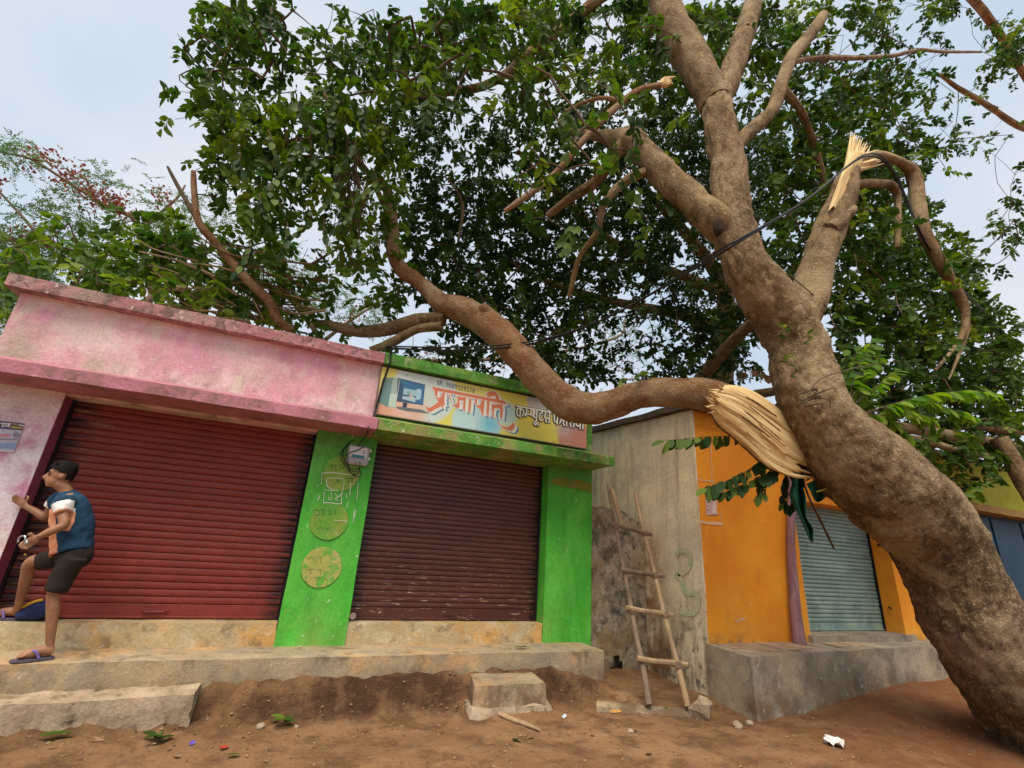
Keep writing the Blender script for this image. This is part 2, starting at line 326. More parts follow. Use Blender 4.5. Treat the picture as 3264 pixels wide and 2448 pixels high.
# crumbs of dry leaf and twig trodden into the earth: uncountable
cv = []
for k in range(1500):
    x = random.uniform(-2.4, 8.5); y = random.uniform(3.0, 5.2)
    if x > 4.7 and y > 4.05: continue
    L = random.uniform(.012, .05); a = random.uniform(0, 6.28); w = L*random.choice((.10, .12, .35, .5)); z = ground_h(x, y)+.006
    dx, dy = math.cos(a)*L/2, math.sin(a)*L/2; wx, wy = -math.sin(a)*w/2, math.cos(a)*w/2; t_ = random.uniform(0, .012)
    cv.append(([(x-dx, y-dy, z), (x+wx, y+wy, z+t_), (x+dx, y+dy, z+.004), (x-wx, y-wy, z+t_*.5)], [(0, 3, 2, 1)]))
cb = link('leaf_crumbs', mesh('leaf_crumbs', *join(*cv), M('leaf_crumb', (.20, .12, .055), [((.36, .24, .12), 14, .46, .54, .95), ((.10, .055, .025), 23, .5, .56, .9), ((.18, .20, .06), 17, .58, .62, .9), ((.52, .46, .38), 29, .64, .67, .9)], .9)), kind='stuff')
cb['label'] = 'crumbs of dry leaf and twig trodden into the earth'

# ------------------------------------------------------------------ shared shop pieces
FY, LY, CY, SHY, PY = 5.80, 5.28, 5.66, 6.02, 5.28          # wall face, ledge front, coping front, shutter, pavement front
PZ = .43
pav = link('pavement', mesh('pavement', *rbox(-8, 3.68, PY, 6.4, -.3, PZ, .05, .006, 5., 2., .07), MT['concrete'], True), kind='structure')
pav['label'] = 'low raised cement pavement along the pink and green shopfronts'

def ledge(x0, x1, seed):
    return quadgrid([(x0, LY, 2.663), (x1, LY, 2.663), (x1, FY+.03, 2.663), (x0, FY+.03, 2.663), (x0, LY, 2.78), (x1, LY, 2.78), (x1, FY+.03, 2.935), (x0, FY+.03, 2.935)], .085, .006, 4, seed, .03)
def slat_mesh(name, L, p, depth_, mat):
    prof = [(0, .1), (.05, -.6), (.18, -.95), (.45, -1.0), (.72, -.9), (.88, -.6), (.95, .5), (1.03, .5)]
    V = [(x, y*depth_, z*p) for x in (-L/2, L/2) for z, y in prof]; n = len(prof)
    return mesh(name, V, [(i, n+i, n+i+1, i+1) for i in range(n-1)], mat, True)
def shutter(bld, x0, x1, y, z0, z1, pitch, mat, bar_mat, barh=.13, depth_=.011, handle=True):
    b0 = base_of(bld)
    sh = part(bld, 'rolling_shutter', box(x0, x1, y+.03, y+.05, z0, z1, 0), MT['dark'])
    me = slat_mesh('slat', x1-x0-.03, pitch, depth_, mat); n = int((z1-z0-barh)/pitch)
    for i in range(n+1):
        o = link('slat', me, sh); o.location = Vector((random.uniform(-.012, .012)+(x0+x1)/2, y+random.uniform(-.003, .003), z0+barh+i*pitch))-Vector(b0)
        o.rotation_euler = (random.uniform(-.02, .02), random.uniform(-.0012, .0012), 0)
    part(sh, 'bottom_bar', join(box(x0+.01, x1-.01, y-.012, y+.02, z0, z0+barh-.004, .004), box(x0+.01, x1-.01, y-.028, y-.006, z0, z0+.022, .004)), bar_mat)
    for s, xx in ((1, x0), (-1, x1)):
        part(sh, 'guide_rail', join(box(min(xx, xx+s*.012), max(xx, xx+s*.012), y-.05, y+.03, z0, z1, .002), box(min(xx, xx+s*.05), max(xx, xx+s*.05), y-.055, y-.048, z0, z1, .002)) if False else box(min(xx, xx+s*.022), max(xx, xx+s*.022), y-.045, y+.03, z0, z1, .003), MT['dark'])
    if handle:
        xc = x0+(x1-x0)*.52
        part(sh, 'handle', join(box(xc-.11, xc+.11, y-.02, y-.01, z0+.045, z0+.085, .003), vf(tube([(xc-.09, y-.018, z0+.065), (xc-.08, y-.05, z0+.065), (xc+.08, y-.05, z0+.065), (xc+.09, y-.018, z0+.065)], [.006]*4, 6))), mat)
    return sh

# ------------------------------------------------------------------ pink shop
pk = root('pink_shop', (-1.1, FY, PZ), 'pink single-storey shop with a wide red rolling shutter, at the left', 'shop')
part(pk, 'fascia_wall', rbox(-2.886, .664, FY, FY+.25, 2.64, 3.60, .12, .004, 2.), MT['pink'], True)
part(pk, 'coping', rbox(-2.965, .662, CY, FY+.42, 3.592, 3.722, .07, .008, 5., 3., .035), MT['pinktrim'], True, label='weathered grey pink coping along the roof edge')
part(pk, 'ledge', ledge(-3.02, .662, 1.), MT['pinkunder'], True)
part(pk, 'pillar', rbox(-2.886, -2.25, FY-.001, FY+.5, PZ-.1, 2.67, .12, .004, 2.), [MT['pinkpost']], True)
part(pk, 'reveal', box(-2.253, -2.246, FY+.004, SHY+.1, PZ+.15, 2.665, .001), MT['reveal'])
part(pk, 'reveal', box(.062, .0685, FY+.004, SHY+.1, PZ+.15, 2.665, .001), MT['dark'])
part(pk, 'lintel', box(-2.25, .07, FY+.01, SHY+.3, 2.668, 2.75, .002), MT['pinkunder'])
part(pk, 'side_wall', box(-2.886, -2.66, FY+.3, 9.4, 0, 3.6, .01), MT['pink'])
part(pk, 'roof_slab', box(-2.94, .66, FY+.40, 9.5, 3.45, 3.62, .01), MT['greycon'])
part(pk, 'sill', rbox(-2.25, .07, FY+.012, SHY+.35, PZ-.05, .64, .1, .005, 4., 5., .02), MT['sill'], True)
part(pk, 'back_wall', box(-2.66, .3, SHY+.6, SHY+.7, 0, 3.45, .01), MT['dark'])
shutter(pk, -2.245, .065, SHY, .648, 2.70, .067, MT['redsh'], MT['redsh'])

# ------------------------------------------------------------------ green shop
gr = root('green_shop', (2.2, FY, PZ), 'bright green single-storey shop with a dark brown rolling shutter', 'shop')
part(gr, 'fascia_wall', rbox(.668, 3.833, FY, FY+.25, 2.64, 3.60, .12, .004, 2.), MT['greentrim'], True)
part(gr, 'coping', rbox(.666, 3.90, CY, FY+.42, 3.592, 3.735, .07, .008, 5., 8., .035), MT['greentrim'], True)
part(gr, 'ledge', ledge(.667, 3.852, 6.), MT['greentrim'], True)
part(gr, 'pillar', rbox(.07, .755, FY-.002, FY+.5, PZ-.08, 2.667, .1, .004, 3., 1.), MT['green'], True, label='green pillar with faded yellow painted discs')
part(gr, 'pillar', rbox(3.12, 3.833, FY-.002, FY+.5, PZ-.08, 2.667, .1, .004, 3., 4.), MT['green'], True)
part(gr, 'lintel', box(.755, 3.12, FY+.01, SHY+.3, 2.668, 2.75, .002), MT['greentrim'])
part(gr, 'side_wall', box(3.60, 3.831, FY+.3, 9.4, 0, 3.6, .01), MT['greentrim'])
part(gr, 'roof_slab', box(.67, 3.88, FY+.40, 9.5, 3.45, 3.62, .01), MT['greycon'])
part(gr, 'sill', rbox(.755, 3.12, FY+.012, SHY+.35, PZ-.05, .64, .1, .005, 4., 9., .02), MT['sill'], True)
part(gr, 'back_wall', box(.5, 3.6, SHY+.6, SHY+.7, 0, 3.45, .01), MT['dark'])
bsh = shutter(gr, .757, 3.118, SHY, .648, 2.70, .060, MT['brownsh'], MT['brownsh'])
lk = tube([(.815, SHY-.06, .69), (.815, SHY-.02, .69)], [.036, .036], 12)
part(bsh, 'round_lock', vf(lk), MT['steel'])
part(bsh, 'bolt', box(3.03, 3.07, SHY-.05, SHY-.012, .66, .72, .004), MT['dark'])

# ------------------------------------------------------------------ low mouldy wall in the gap, drain slab, stone
def lowwall():
    x0, x1, y0, y1 = 3.84, 4.79, 5.85, 6.0; V = []; F = []; nxx, nzz = 20, 36
    top = lambda x: 2.17-.06*(x-x0)-.12*smooth(4.35, 4.75, x)+.03*mnoise.noise(Vector((x*6, 0, 0)))
    for y in (y0, y1):
        for j in range(nzz+1):
            for i in range(nxx+1):
                x = x0+(x1-x0)*i/nxx; z = (top(x)+.2)*j/nzz-.2
                V.append((x, y+.012*mnoise.noise(Vector((x*5, 0, z*5))), z))
    m = (nxx+1)*(nzz+1)
    for s in (0, m):
        for j in range(nzz):
            for i in range(nxx):
                xc = x0+(x1-x0)*(i+.5)/nxx; zc = (top(xc)+.2)*(j+.5)/nzz-.2
                if s == 0 and abs(xc-4.27) < .085 and .02 < zc < .26-2.5*abs(xc-4.27)**2*8: continue       # hole at the foot
                a = s+j*(nxx+1)+i; q = (a, a+1, a+nxx+2, a+nxx+1); F.append(q if s == 0 else q[::-1])
    for i in range(nxx):
        a = nzz*(nxx+1)+i; F.append((a, a+1, a+1+m, a+m))
    return V, F
solo('garden_wall', lowwall(), MT['dirtywall'], 'low black mouldy plaster wall with a drain hole behind the ladder', 'wall', True)

# ------------------------------------------------------------------ orange building
orr = root('orange_building', (6.6, 4.78, .4), 'orange limewashed shop with a beige side wall and a teal rolling shutter', 'shop')
part(orr, 'side_wall', quadgrid([(4.80, 4.772, -.2), (4.96, 4.772, -.2), (4.96, 9.5, -.2), (4.80, 9.5, -.2), (4.80, 4.772, 3.50), (4.96, 4.772, 3.50), (4.96, 9.5, 3.80), (4.80, 9.5, 3.80)], .16, .010, 1.6, 4., .02), MT['beige'], True, label='stained beige side wall')
part(orr, 'front_wall', rbox(4.83, 6.65, 4.765, 4.95, .40, 3.50, .12, .006, 2., 2., .01), MT['orange'], True)
part(orr, 'pillar', rbox(8.8, 9.3, 4.765, 5.2, .40, 3.5, .12, .005, 2., 6.), MT['orange'], True)
part(orr, 'lintel', box(6.65, 8.8, 4.775, 5.3, 2.45, 3.5, .01), MT['orange'])
part(orr, 'inner_reveal', box(6.50, 6.648, 4.952, 5.3, .4, 2.45, .004), MT['orange'])
part(orr, 'roof', quadgrid([(4.70, 4.58, 3.49), (9.4, 4.58, 3.49), (9.4, 9.6, 3.80), (4.70, 9.6, 3.80), (4.70, 4.58, 3.58), (9.4, 4.58, 3.58), (9.4, 9.6, 3.90), (4.70, 9.6, 3.90)], .2, .025, 2., 1., .03), MT['roof'], True)
part(orr, 'threshold', rbox(6.60, 8.95, 4.70, 5.4, .5, .665, .1, .006, 4., 3., .02), MT['greycon'], True)
part(orr, 'back_wall', box(4.97, 9.3, 5.5, 5.6, 0, 3.4, .01), MT['dark'])
shutter(orr, 6.64, 8.80, 5.07, .672, 2.46, .058, MT['tealsh'], MT['tealsh'], .11, .013, False)
for z in (1.02, 1.95):
    part(orr, 'shutter_hook', vf(tube([(8.795, 4.93, z), (8.76, 4.90, z), (8.75, 4.87, z-.03)], [.012, .012, .01], 6)), MT['dark'])
# painted frame left by a scraped-off notice, white cracks
fl = flat('bare_limewash', (.72, .50, .30), .9)
def wallmark(parent, pts, w, Y, mat, name='paint_scrape'):
    V = []; F = []
    for i, p in enumerate(pts):
        q0 = at(*pts[max(0, i-1)], Y); q1 = at(*pts[min(len(pts)-1, i+1)], Y); t = q1-q0; t /= np.linalg.norm(t); nrm = np.array([-t[2], 0, t[0]])
        c = at(*p, Y); ww = w*(.6+.8*random.random()); V += [c+nrm*ww/2, c-nrm*ww/2]
        if i: F.append((2*i-2, 2*i-1, 2*i+1, 2*i))
    return part(parent, name, (V, F), mat)
OW = 4.757
wallmark(orr, [(2262, 1395), (2267, 1430), (2266, 1460), (2270, 1490), (2268, 1515), (2272, 1545)], .012, OW, fl)
wallmark(orr, [(2222, 1528), (2250, 1532), (2280, 1535)], .012, OW, fl)
wallmark(orr, [(2222, 1530), (2226, 1580), (2230, 1625)], .010, OW, fl)
wallmark(orr, [(2232, 1662), (2255, 1667), (2280, 1668), (2300, 1670)], .045, OW, fl)
wallmark(orr, [(2296, 1630), (2300, 1650), (2303, 1676)], .014, OW, fl)
wallmark(orr, [(2343, 1970), (2350, 1985), (2358, 1975), (2376, 1972)], .02, OW, fl)
gm = M('faded_green_graffiti', (.48, .54, .30), [((.68, .57, .37), 7, .44, .56, .95), ((.42, .46, .26), 3, .45, .6, .8)], .95)
def sidemark(pts, w):
    V = []; F = []; X = 4.786
    P = []
    for px, py in pts:
        dd = ray(px, py); k = X/dd[0]; P.append(np.array([X, dd[1]*k, dd[2]*k+CAMH]))
    P = list(catmull(P, 5))
    for i, c in enumerate(P):
        t = P[min(len(P)-1, i+1)]-P[max(0, i-1)]; t /= np.linalg.norm(t); nrm = np.array([0, -t[2], t[1]]); V += [c+nrm*w/2, c-nrm*w/2]
        if i: F.append((2*i-2, 2*i-1, 2*i+1, 2*i))
    part(orr, 'graffiti', (V, F), gm, label='faded green brush scribble')
sidemark([(2152, 1770), (2165, 1757), (2185, 1758), (2200, 1775), (2196, 1805), (2180, 1825), (2160, 1830)], .06)
sidemark([(2150, 1830), (2170, 1845), (2178, 1875), (2190, 1890), (2215, 1890), (2228, 1915), (2215, 1950), (2190, 1955), (2170, 1950)], .07)

# cement platform with scored tiles in front of the orange shop
pf = root('cement_platform', (7.0, 4.5, .1), 'grey cement platform with scored tiles under the orange shopfront', 'platform')
part(pf, 'block', quadgrid([(4.74, 4.10, -.1), (10.4, 4.56, -.1), (10.4, 5.5, -.1), (4.80, 4.80, -.1), (4.72, 4.10, .58), (10.4, 4.55, .58), (10.4, 5.5, .58), (4.79, 4.80, .58)], .11, .010, 3., 7., .03), MT['greycon'], True)
tile_m = M('pale_cement_tile', (.42, .30, .19), [((.30, .20, .12), 5, .42, .66, .9), ((.52, .42, .30), 7, .5, .7, .7)], .85, (30, .3))
for k, (x, w) in enumerate(((4.86, .30), (5.19, .30), (5.55, .30), (5.88, .26), (6.7, .3), (7.05, .3))):
    rows = []
    for q in range(6):
        yy = 4.30+.075*q+.08*(x-4.9)
        rows.append(box(x+.012*q, x+w+.012*q, yy, yy+.062, .578, .592-.002*(q % 2), .003))
    part(pf, 'tile', join(*rows), tile_m)

# mauve post
solo('wooden_post', vf(tube([at(2548, 2052, 4.66)+[0, 0, -.02], at(2537, 1960, 4.67), at(2528, 1850, 4.68), at(2521, 1740, 4.69), at(2522, 1600, 4.69), at(2520, 1480, 4.69)], [.085, .072, .062, .056, .052, .05], 10, 4, .10, 5)), MT['purple'], 'crooked mauve painted post in front of the orange wall', 'post', True)

# ------------------------------------------------------------------ yellow and blue shop far right
yb = root('blue_shop', (11.8, 4.9, .2), 'shop with a yellow-green fascia and dark blue front behind the tree trunk', 'shop')
part(yb, 'front_wall', box(9.6, 17, 5.0, 5.2, 0, 2.82, .01), MT['blue'])
part(yb, 'fascia', rbox(9.42, 17, 4.84, 5.2, 2.9, 3.75, .2, .006, 2.), MT['yellow'], True)
part(yb, 'beam', rbox(9.40, 17, 4.74, 5.2, 2.76, 2.895, .15, .008, 3.), MT['beam'], True)
part(yb, 'roof_slab', box(9.42, 17, 4.84, 9, 3.752, 3.85, .01), MT['greycon'])
for x in (10.4, 11.6, 12.8, 14.0):
    part(yb, 'shutter_panel', box(x, x+1.1, 4.975, 4.998, .3, 2.7, .006), MT['blue'])
# pavement blocks used as steps
def stone(px0, name, lab, cs, seed, amp=.03, mat='soilstone'):
    V, F = quadgrid(cs, .035, amp, 6., seed, .08); return solo(name, (V, F), MT[mat], lab, 'step', True)
stone(0, 'stone_step', 'long rough stone step with broken edges, in front of the red shutter', [(-2.15, 5.02, -.08), (-.43, 5.02, -.08), (-.43, 5.29, -.08), (-2.15, 5.29, -.08), (-2.08, 5.04, .215), (-.45, 5.04, .235), (-.43, 5.29, .245), (-1.9, 5.29, .235)], 3., .016)
V, F = quadgrid([(1.86, 4.80, .0), (2.66, 4.80, .0), (2.72, 5.275, .0), (1.98, 5.275, .0), (1.88, 4.815, .248), (2.64, 4.815, .248), (2.70, 5.275, .252), (2.0, 5.275, .252)], .05, .008, 4., 12., .03)
V2, F2 = quadgrid([(1.80, 4.72, -.05), (2.74, 4.72, -.05), (2.78, 5.25, -.05), (1.85, 5.25, -.05), (1.86, 4.77, .07), (2.70, 4.77, .07), (2.72, 5.25, .07), (1.9, 5.25, .07)], .035, .03, 7., 15., .06)
bs = root('concrete_step', (2.25, 5.0, 0), 'small square concrete step block below the brown shutter', 'step')
part(bs, 'block', (V, F), MT['concrete'], True); part(bs, 'rubble_footing', (V2, F2), MT['soilstone'], True)
dsc = [(3.15, 4.66), (4.10, 4.28), (4.26, 4.46), (3.32, 4.90)]
solo('drain_slab', quadgrid([(x, y, ground_h(x, y)-.08) for x, y in dsc]+[(x, y, ground_h(x, y)+.016) for x, y in dsc], .05, .010, 6., 2., .04), MT['concrete'], 'flat cement drain slab half buried under the ladder feet', 'slab', True)
V, F = pebble(np.array([0, 0, 0.]), .13, 3.3, .8, 9, 6)
V = [np.array(v)*[1.05, .8, 1.0]*(1+.45*nz(v, 9, 2.)+.2*nz(v, 21, 5.))+atz(2238, 2260, .085) for v in V]
solo('loose_stone', (V, F), MT['soilstone'], 'pale chunk of stone on the ground beside the right ladder foot', 'stone')
# ------------------------------------------------------------------ bark, torn wood and leaf materials
def bark_mat(name, c0, c1, dark, moss, pale):
    d = Nd(name); a = d.new('ShaderNodeAttribute'); a.attribute_name = 'bark'; v = a.outputs['Vector']
    n1 = d.noise(v, 7, 7, .65, .4); n2 = d.noise(d.vec(), 2.2, 5, .6); n3 = d.noise(d.vec(v, (1, 1, 1.5)), 30, 7, .72, .3); n4 = d.noise(d.vec(loc=(5, 5, 5)), 1.3, 4, .55)
    c = d.mix(d.rng(n1, .40, .60), c0, c1)
    c = d.mix(d.mul(d.rng(d.axis('Z'), 3.0, 1.8), d.rng(d.noise(d.vec(loc=(3, 1, 2)), 4.5, 7, .75), .42, .60, .15, .9)), c, moss)
    c = d.mix(d.mul(d.rng(d.axis('Z'), 2.4, 1.4), d.rng(d.noise(d.vec(loc=(1, 6, 2)), 10, 7, .75), .50, .60, 0, .85)), c, (.055, .036, .018))
    c = d.mix(d.mul(d.rng(d.axis('Z'), 2.6, 1.6), d.rng(d.noise(d.vec(loc=(4, 2, 9)), 14, 6, .7), .56, .64, 0, .8)), c, (.36, .25, .10))
    c = d.mix(d.mul(d.mul(d.rng(d.axis('Z'), 1.5, 1.05), d.rng(d.axis('Z'), .35, .75)), d.rng(d.noise(d.vec(loc=(8, 6, 2)), 3, 6, .7), .42, .60, 0, .8)), c, (.27, .145, .13))
    v2_ = d.new('ShaderNodeTexVoronoi'); v2_.inputs['Scale'].default_value = 11; v2_.inputs['Randomness'].default_value = 1; d.l.new(d.vec(v, (1, 1, .8)), v2_.inputs['Vector']); sx = d.new('ShaderNodeSeparateColor'); d.l.new(v2_.outputs['Color'], sx.inputs[0])
    c = d.mix(d.rng(sx.outputs[0], .62, .9, 0, .40), c, pale); c = d.mix(d.rng(sx.outputs[1], .66, .92, 0, .45), c, moss)
    c = d.mix(d.rng(n2, .52, .66, 0, .6), c, moss)
    c = d.mix(d.rng(n4, .50, .64, 0, .7), c, pale)
    vo = d.new('ShaderNodeTexVoronoi', feature='DISTANCE_TO_EDGE'); vo.inputs['Scale'].default_value = 15
    vm = d.new('ShaderNodeVectorMath', operation='ADD'); sc = d.new('ShaderNodeVectorMath', operation='SCALE'); sc.inputs[3].default_value = .10
    nt = d.new('ShaderNodeTexNoise'); nt.inputs['Scale'].default_value = 9; d.l.new(v, nt.inputs['Vector']); d.l.new(nt.outputs['Color'], sc.inputs[0]); d.l.new(v, vm.inputs[0]); d.l.new(sc.outputs[0], vm.inputs[1]); d.l.new(vm.outputs[0], vo.inputs['Vector'])
    crack = d.rng(vo.outputs['Distance'], .0, .09)
    c = d.mix(d.rng(d.mul(crack, d.rng(n3, .3, .6, .4, 1)), .30, .0, 0, .26), c, dark)
    c = d.mix(d.rng(n3, .55, .64, 0, .85), c, pale)
    c = d.mix(d.rng(d.noise(v, 90, 5, .7), .56, .66, 0, .5), c, dark)
    n5 = d.noise(d.vec(loc=(2, 9, 6)), 17, 9, .82, .4); lowz = d.rng(d.axis('Z'), 3.6, 2.2, .35, 1)
    c = d.mix(d.mul(lowz, d.rng(n5, .47, .37, 0, .8)), c, dark); c = d.mix(d.mul(lowz, d.rng(n5, .56, .66, 0, .75)), c, pale)
    d.l.new(c, d.b.inputs['Base Color']); d.b.inputs['Roughness'].default_value = .9; d.b.inputs['Specular IOR Level'].default_value = .25
    hh = d.mul(d.mul(crack, .14), d.mul(n3, 1.2), 'ADD'); hh = d.mul(hh, d.mul(n1, 1.1), 'ADD'); hh = d.mul(hh, d.mul(d.noise(v, 90, 5, .7), .7), 'ADD'); d.bump(hh, 1.0, .045)
    return d.m
MT['bark'] = bark_mat('tan_bark', (.20, .118, .052), (.40, .262, .130), (.045, .026, .014), (.115, .072, .030), (.58, .43, .25))
MT['barklow'] = bark_mat('old_trunk_bark', (.125, .072, .034), (.30, .185, .085), (.035, .020, .011), (.085, .058, .026), (.38, .26, .14))
MT['barkred'] = bark_mat('reddish_bark', (.28, .125, .052), (.44, .25, .12), (.06, .026, .012), (.33, .14, .05), (.56, .40, .25))
MT['twig'] = M('twig_bark', (.085, .056, .033), [((.16, .115, .07), 4, .4, .68, .9), ((.06, .035, .02), 8, .5, .7, .7)], .9, (40, .4))
d = Nd('torn_wood'); a = d.new('ShaderNodeAttribute'); a.attribute_name = 'bark'; v = a.outputs['Vector']
n = d.noise(d.vec(v, (1, 1, .10)), 42, 7, .75, .15); n2 = d.noise(d.vec(v, (1, 1, .16)), 13, 6, .65, .4)
c = d.mix(d.rng(n, .35, .65), (.58, .38, .14), (.86, .66, .34)); c = d.mix(d.rng(n2, .56, .66, 0, .7), c, (.36, .20, .07)); c = d.mix(d.rng(n, .60, .66, 0, .8), c, (.26, .14, .05))
d.l.new(c, d.b.inputs['Base Color']); d.b.inputs['Roughness'].default_value = .8; d.bump(n, .9, .02); MT['torn'] = d.m
def leaf_mat(name, dark, mid, light, transl=.22):
    d = Nd(name); a = d.new('ShaderNodeAttribute'); a.attribute_name = 'tint'
    r = d.new('ShaderNodeValToRGB'); d.l.new(a.outputs['Fac'], r.inputs[0])
    e = r.color_ramp.elements; e[0].position = 0; e[0].color = (*dark, 1); e[1].position = 1; e[1].color = (*light, 1)
    q = e.new(.6); q.color = (*mid, 1)
    d.l.new(r.outputs[0], d.b.inputs['Base Color']); d.b.inputs['Roughness'].default_value = .62; d.b.inputs['Specular IOR Level'].default_value = .2
    t = d.new('ShaderNodeBsdfTranslucent'); hs = d.new('ShaderNodeHueSaturation'); hs.inputs['Value'].default_value = 1.9; hs.inputs['Saturation'].default_value = 1.1
    d.l.new(r.outputs[0], hs.inputs['Color']); d.l.new(hs.outputs[0], t.inputs[0])
    m = d.new('ShaderNodeMixShader'); m.inputs[0].default_value = transl; d.l.new(d.b.outputs[0], m.inputs[1]); d.l.new(t.outputs[0], m.inputs[2])
    d.l.new(m.outputs[0], d.n['Material Output'].inputs[0]); return d.m
MT['leaf'] = leaf_mat('leaf_green', (.018, .046, .009), (.050, .100, .012), (.155, .22, .026), .30)
MT['leaflight'] = leaf_mat('leaf_fresh_green', (.034, .084, .012), (.095, .165, .018), (.20, .26, .03), .36)
MT['leafdark'] = leaf_mat('leaf_deep_green', (.012, .034, .007), (.028, .062, .009), (.09, .14, .016), .2)
MT['fern'] = leaf_mat('feathery_leaf', (.05, .11, .035), (.09, .16, .05), (.14, .22, .07), .3)
MT['flower'] = leaf_mat('red_flower', (.15, .045, .035), (.22, .065, .045), (.25, .12, .08), .3)
MT['deadleaf'] = leaf_mat('dry_leaf', (.16, .09, .04), (.28, .17, .08), (.38, .26, .14), .2)

def leaves(P, D, N, L, Wd, tint):
    """arrays of folded leaf blades -> vertex array, quad array, tint per vertex"""
    n = len(P); D = D/(np.linalg.norm(D, axis=1)[:, None]+1e-9)
    S = np.cross(D, N); S /= np.linalg.norm(S, axis=1)[:, None]+1e-9; U = np.cross(S, D)
    L = L[:, None]; Wd = Wd[:, None]
    droop = -U*L*.10
    V = np.stack([P, P+D*L*.30+S*Wd*.46+U*Wd*.16, P+D*L*.70+S*Wd*.40+U*Wd*.10+droop*.5, P+D*L+droop, P+D*L*.70-S*Wd*.40+U*Wd*.10+droop*.5, P+D*L*.30-S*Wd*.46+U*Wd*.16], axis=1).reshape(-1, 3)
    b = np.arange(n)[:, None]*6
    F = np.concatenate([b+np.array([[0, 1, 2, 3]]), b+np.array([[0, 3, 4, 5]])], axis=0)
    return V, F, np.repeat(tint, 6)
def unit(a): return a/(np.linalg.norm(a, axis=-1)[..., None]+1e-9)
def sprays(C, Dr, length, K, leafL, leafW, tint, droop=.35):
    """pinnate leaf sprays: stems from C along Dr with K leaflets each"""
    n = len(C); Dr = unit(Dr); t = np.linspace(.18, 1.0, K)
    side = unit(np.cross(Dr, np.array([0, 0, 1.0])+RNG.normal(0, .35, (n, 3)))); up = unit(np.cross(side, Dr))
    Pts = C[:, None, :]+Dr[:, None, :]*(t[None, :, None]*length[:, None, None]); Pts[:, :, 2] -= droop*(t[None, :]**2)*length[:, None]
    sg = np.where(np.arange(K) % 2 == 0, 1., -1.); sg[-1] = 0
    D = Dr[:, None, :]*.75+side[:, None, :]*sg[None, :, None]*1.0+RNG.normal(0, .30, (n, K, 3)); D[:, :, 2] -= .45*RNG.random((n, K))
    N = up[:, None, :]+RNG.normal(0, .45, (n, K, 3))
    keep = RNG.random((n, K)) > .08
    lL = leafL*RNG.uniform(.65, 1.2, (n, K))*(1-.25*(t[None, :]-.5)**2)
    tt = np.clip(tint[:, None]+RNG.normal(0, .13, (n, K)), 0, 1)
    k = keep.ravel(); f = lambda x: x.reshape(-1, 3)[k]
    return f(Pts), f(D), f(N), lL.ravel()[k], (lL*leafW*RNG.uniform(.85, 1.15, (n, K))).ravel()[k], tt.ravel()[k]
def leaf_part(parent, name, chunks, mat, **pr):
    V = np.concatenate([c[0] for c in chunks])-base_of(parent); n = 0; FF = []; T = np.concatenate([c[2] for c in chunks])
    for c in chunks: FF.append(c[1]+n); n += len(c[0])
    F = np.concatenate(FF); me = bpy.data.meshes.new(name)
    me.vertices.add(len(V)); me.vertices.foreach_set('co', V.ravel()); me.loops.add(F.size); me.loops.foreach_set('vertex_index', F.ravel().astype(np.int32))
    me.polygons.add(len(F)); me.polygons.foreach_set('loop_start', np.arange(0, F.size, 4, dtype=np.int32))
    me.update(calc_edges=True); me.materials.append(mat)
    a_ = me.attributes.new('tint', 'FLOAT', 'POINT'); a_.data.foreach_set('value', T.astype(np.float32)); me.validate()
    return link(name, me, parent, kind='stuff', **pr)

# ------------------------------------------------------------------ limbs, given as picture point, distance and width
def limb(pts, seg=14, sub=6, amp=.14, scale=2.6, seed=0., rs=1.0, cap=True):
    fine = .016 if seg > 60 else (.008 if seg >= 14 else 0.0); seg = 24 if 14 <= seg <= 24 else seg; sub = 10 if seg == 24 else sub
    """pts: (px, py, Y, half width in px)"""
    P = [at(a, b, Y) for a, b, Y, w in pts]; R = [w*depth(p)/FPX*.93*rs for p, (a, b, Y, w) in zip(P, pts)]
    return tube(P, R, seg, sub, amp, scale, seed, cap, fine), list(zip(P, R))
v2 = lambda L: [(x*1.47559, y*1.47559, Y, w*1.47559) for x, y, Y, w in L]        # from a 2212 px wide view
V1_ = lambda x, y, Y: at(x*1.47559, y*1.47559, Y)
nodes = {'M': [], 'F': [], 'B': [], 'R': []}
def addnodes(k, pr):
    P = catmull([p for p, r in pr], 4)
    nodes[k] += [p for p in P]

tree = root('leaning_tree', (6.75, 2.9, 0), 'large leaning tree with a thick tan trunk and several broken limbs', 'tree')
def proj(p):
    q = np.asarray(p)-[0, 0, CAMH]; z = q@CF; return np.array([1632+FPX*(q@CR)/z, 1224-FPX*(q@CU)/z])
EDG = [((2238, 300), (2336, 296)), ((2237, 369), (2342, 360)), ((2259, 516), (2378, 505)), ((2266, 640), (2392, 630)), ((2270, 738), (2412, 720)), ((2300, 850), (2448, 820)), ((2345, 950), (2520, 905)), ((2400, 1039), (2590, 975)), ((2443, 1125), (2644, 1085)), ((2457, 1216), (2668, 1165)), ((2486, 1308), (2695, 1230)), ((2523, 1394), (2740, 1297)), ((2566, 1486), (2815, 1362)), ((2623, 1566), (2900, 1425)), ((2698, 1640), (2980, 1487)), ((2759, 1690), (3047, 1555)), ((2837, 1787), (3120, 1635)), ((2885, 1883), (3175, 1740)), ((2921, 1979), (3232, 1830)), ((2969, 2082), (3290, 1935)), ((3041, 2202), (3375, 2050)), ((3132, 2340), (3480, 2180)), ((3215, 2450), (3570, 2285))][::-1]
EY = np.interp(np.arange(len(EDG)), [0, 4, 12, len(EDG)-1], [2.88, 2.96, 3.02, 3.2])
mid = [np.array([(a[0]+b[0])/2, (a[1]+b[1])/2]) for a, b in EDG]; rad = np.full(len(EDG), .3)
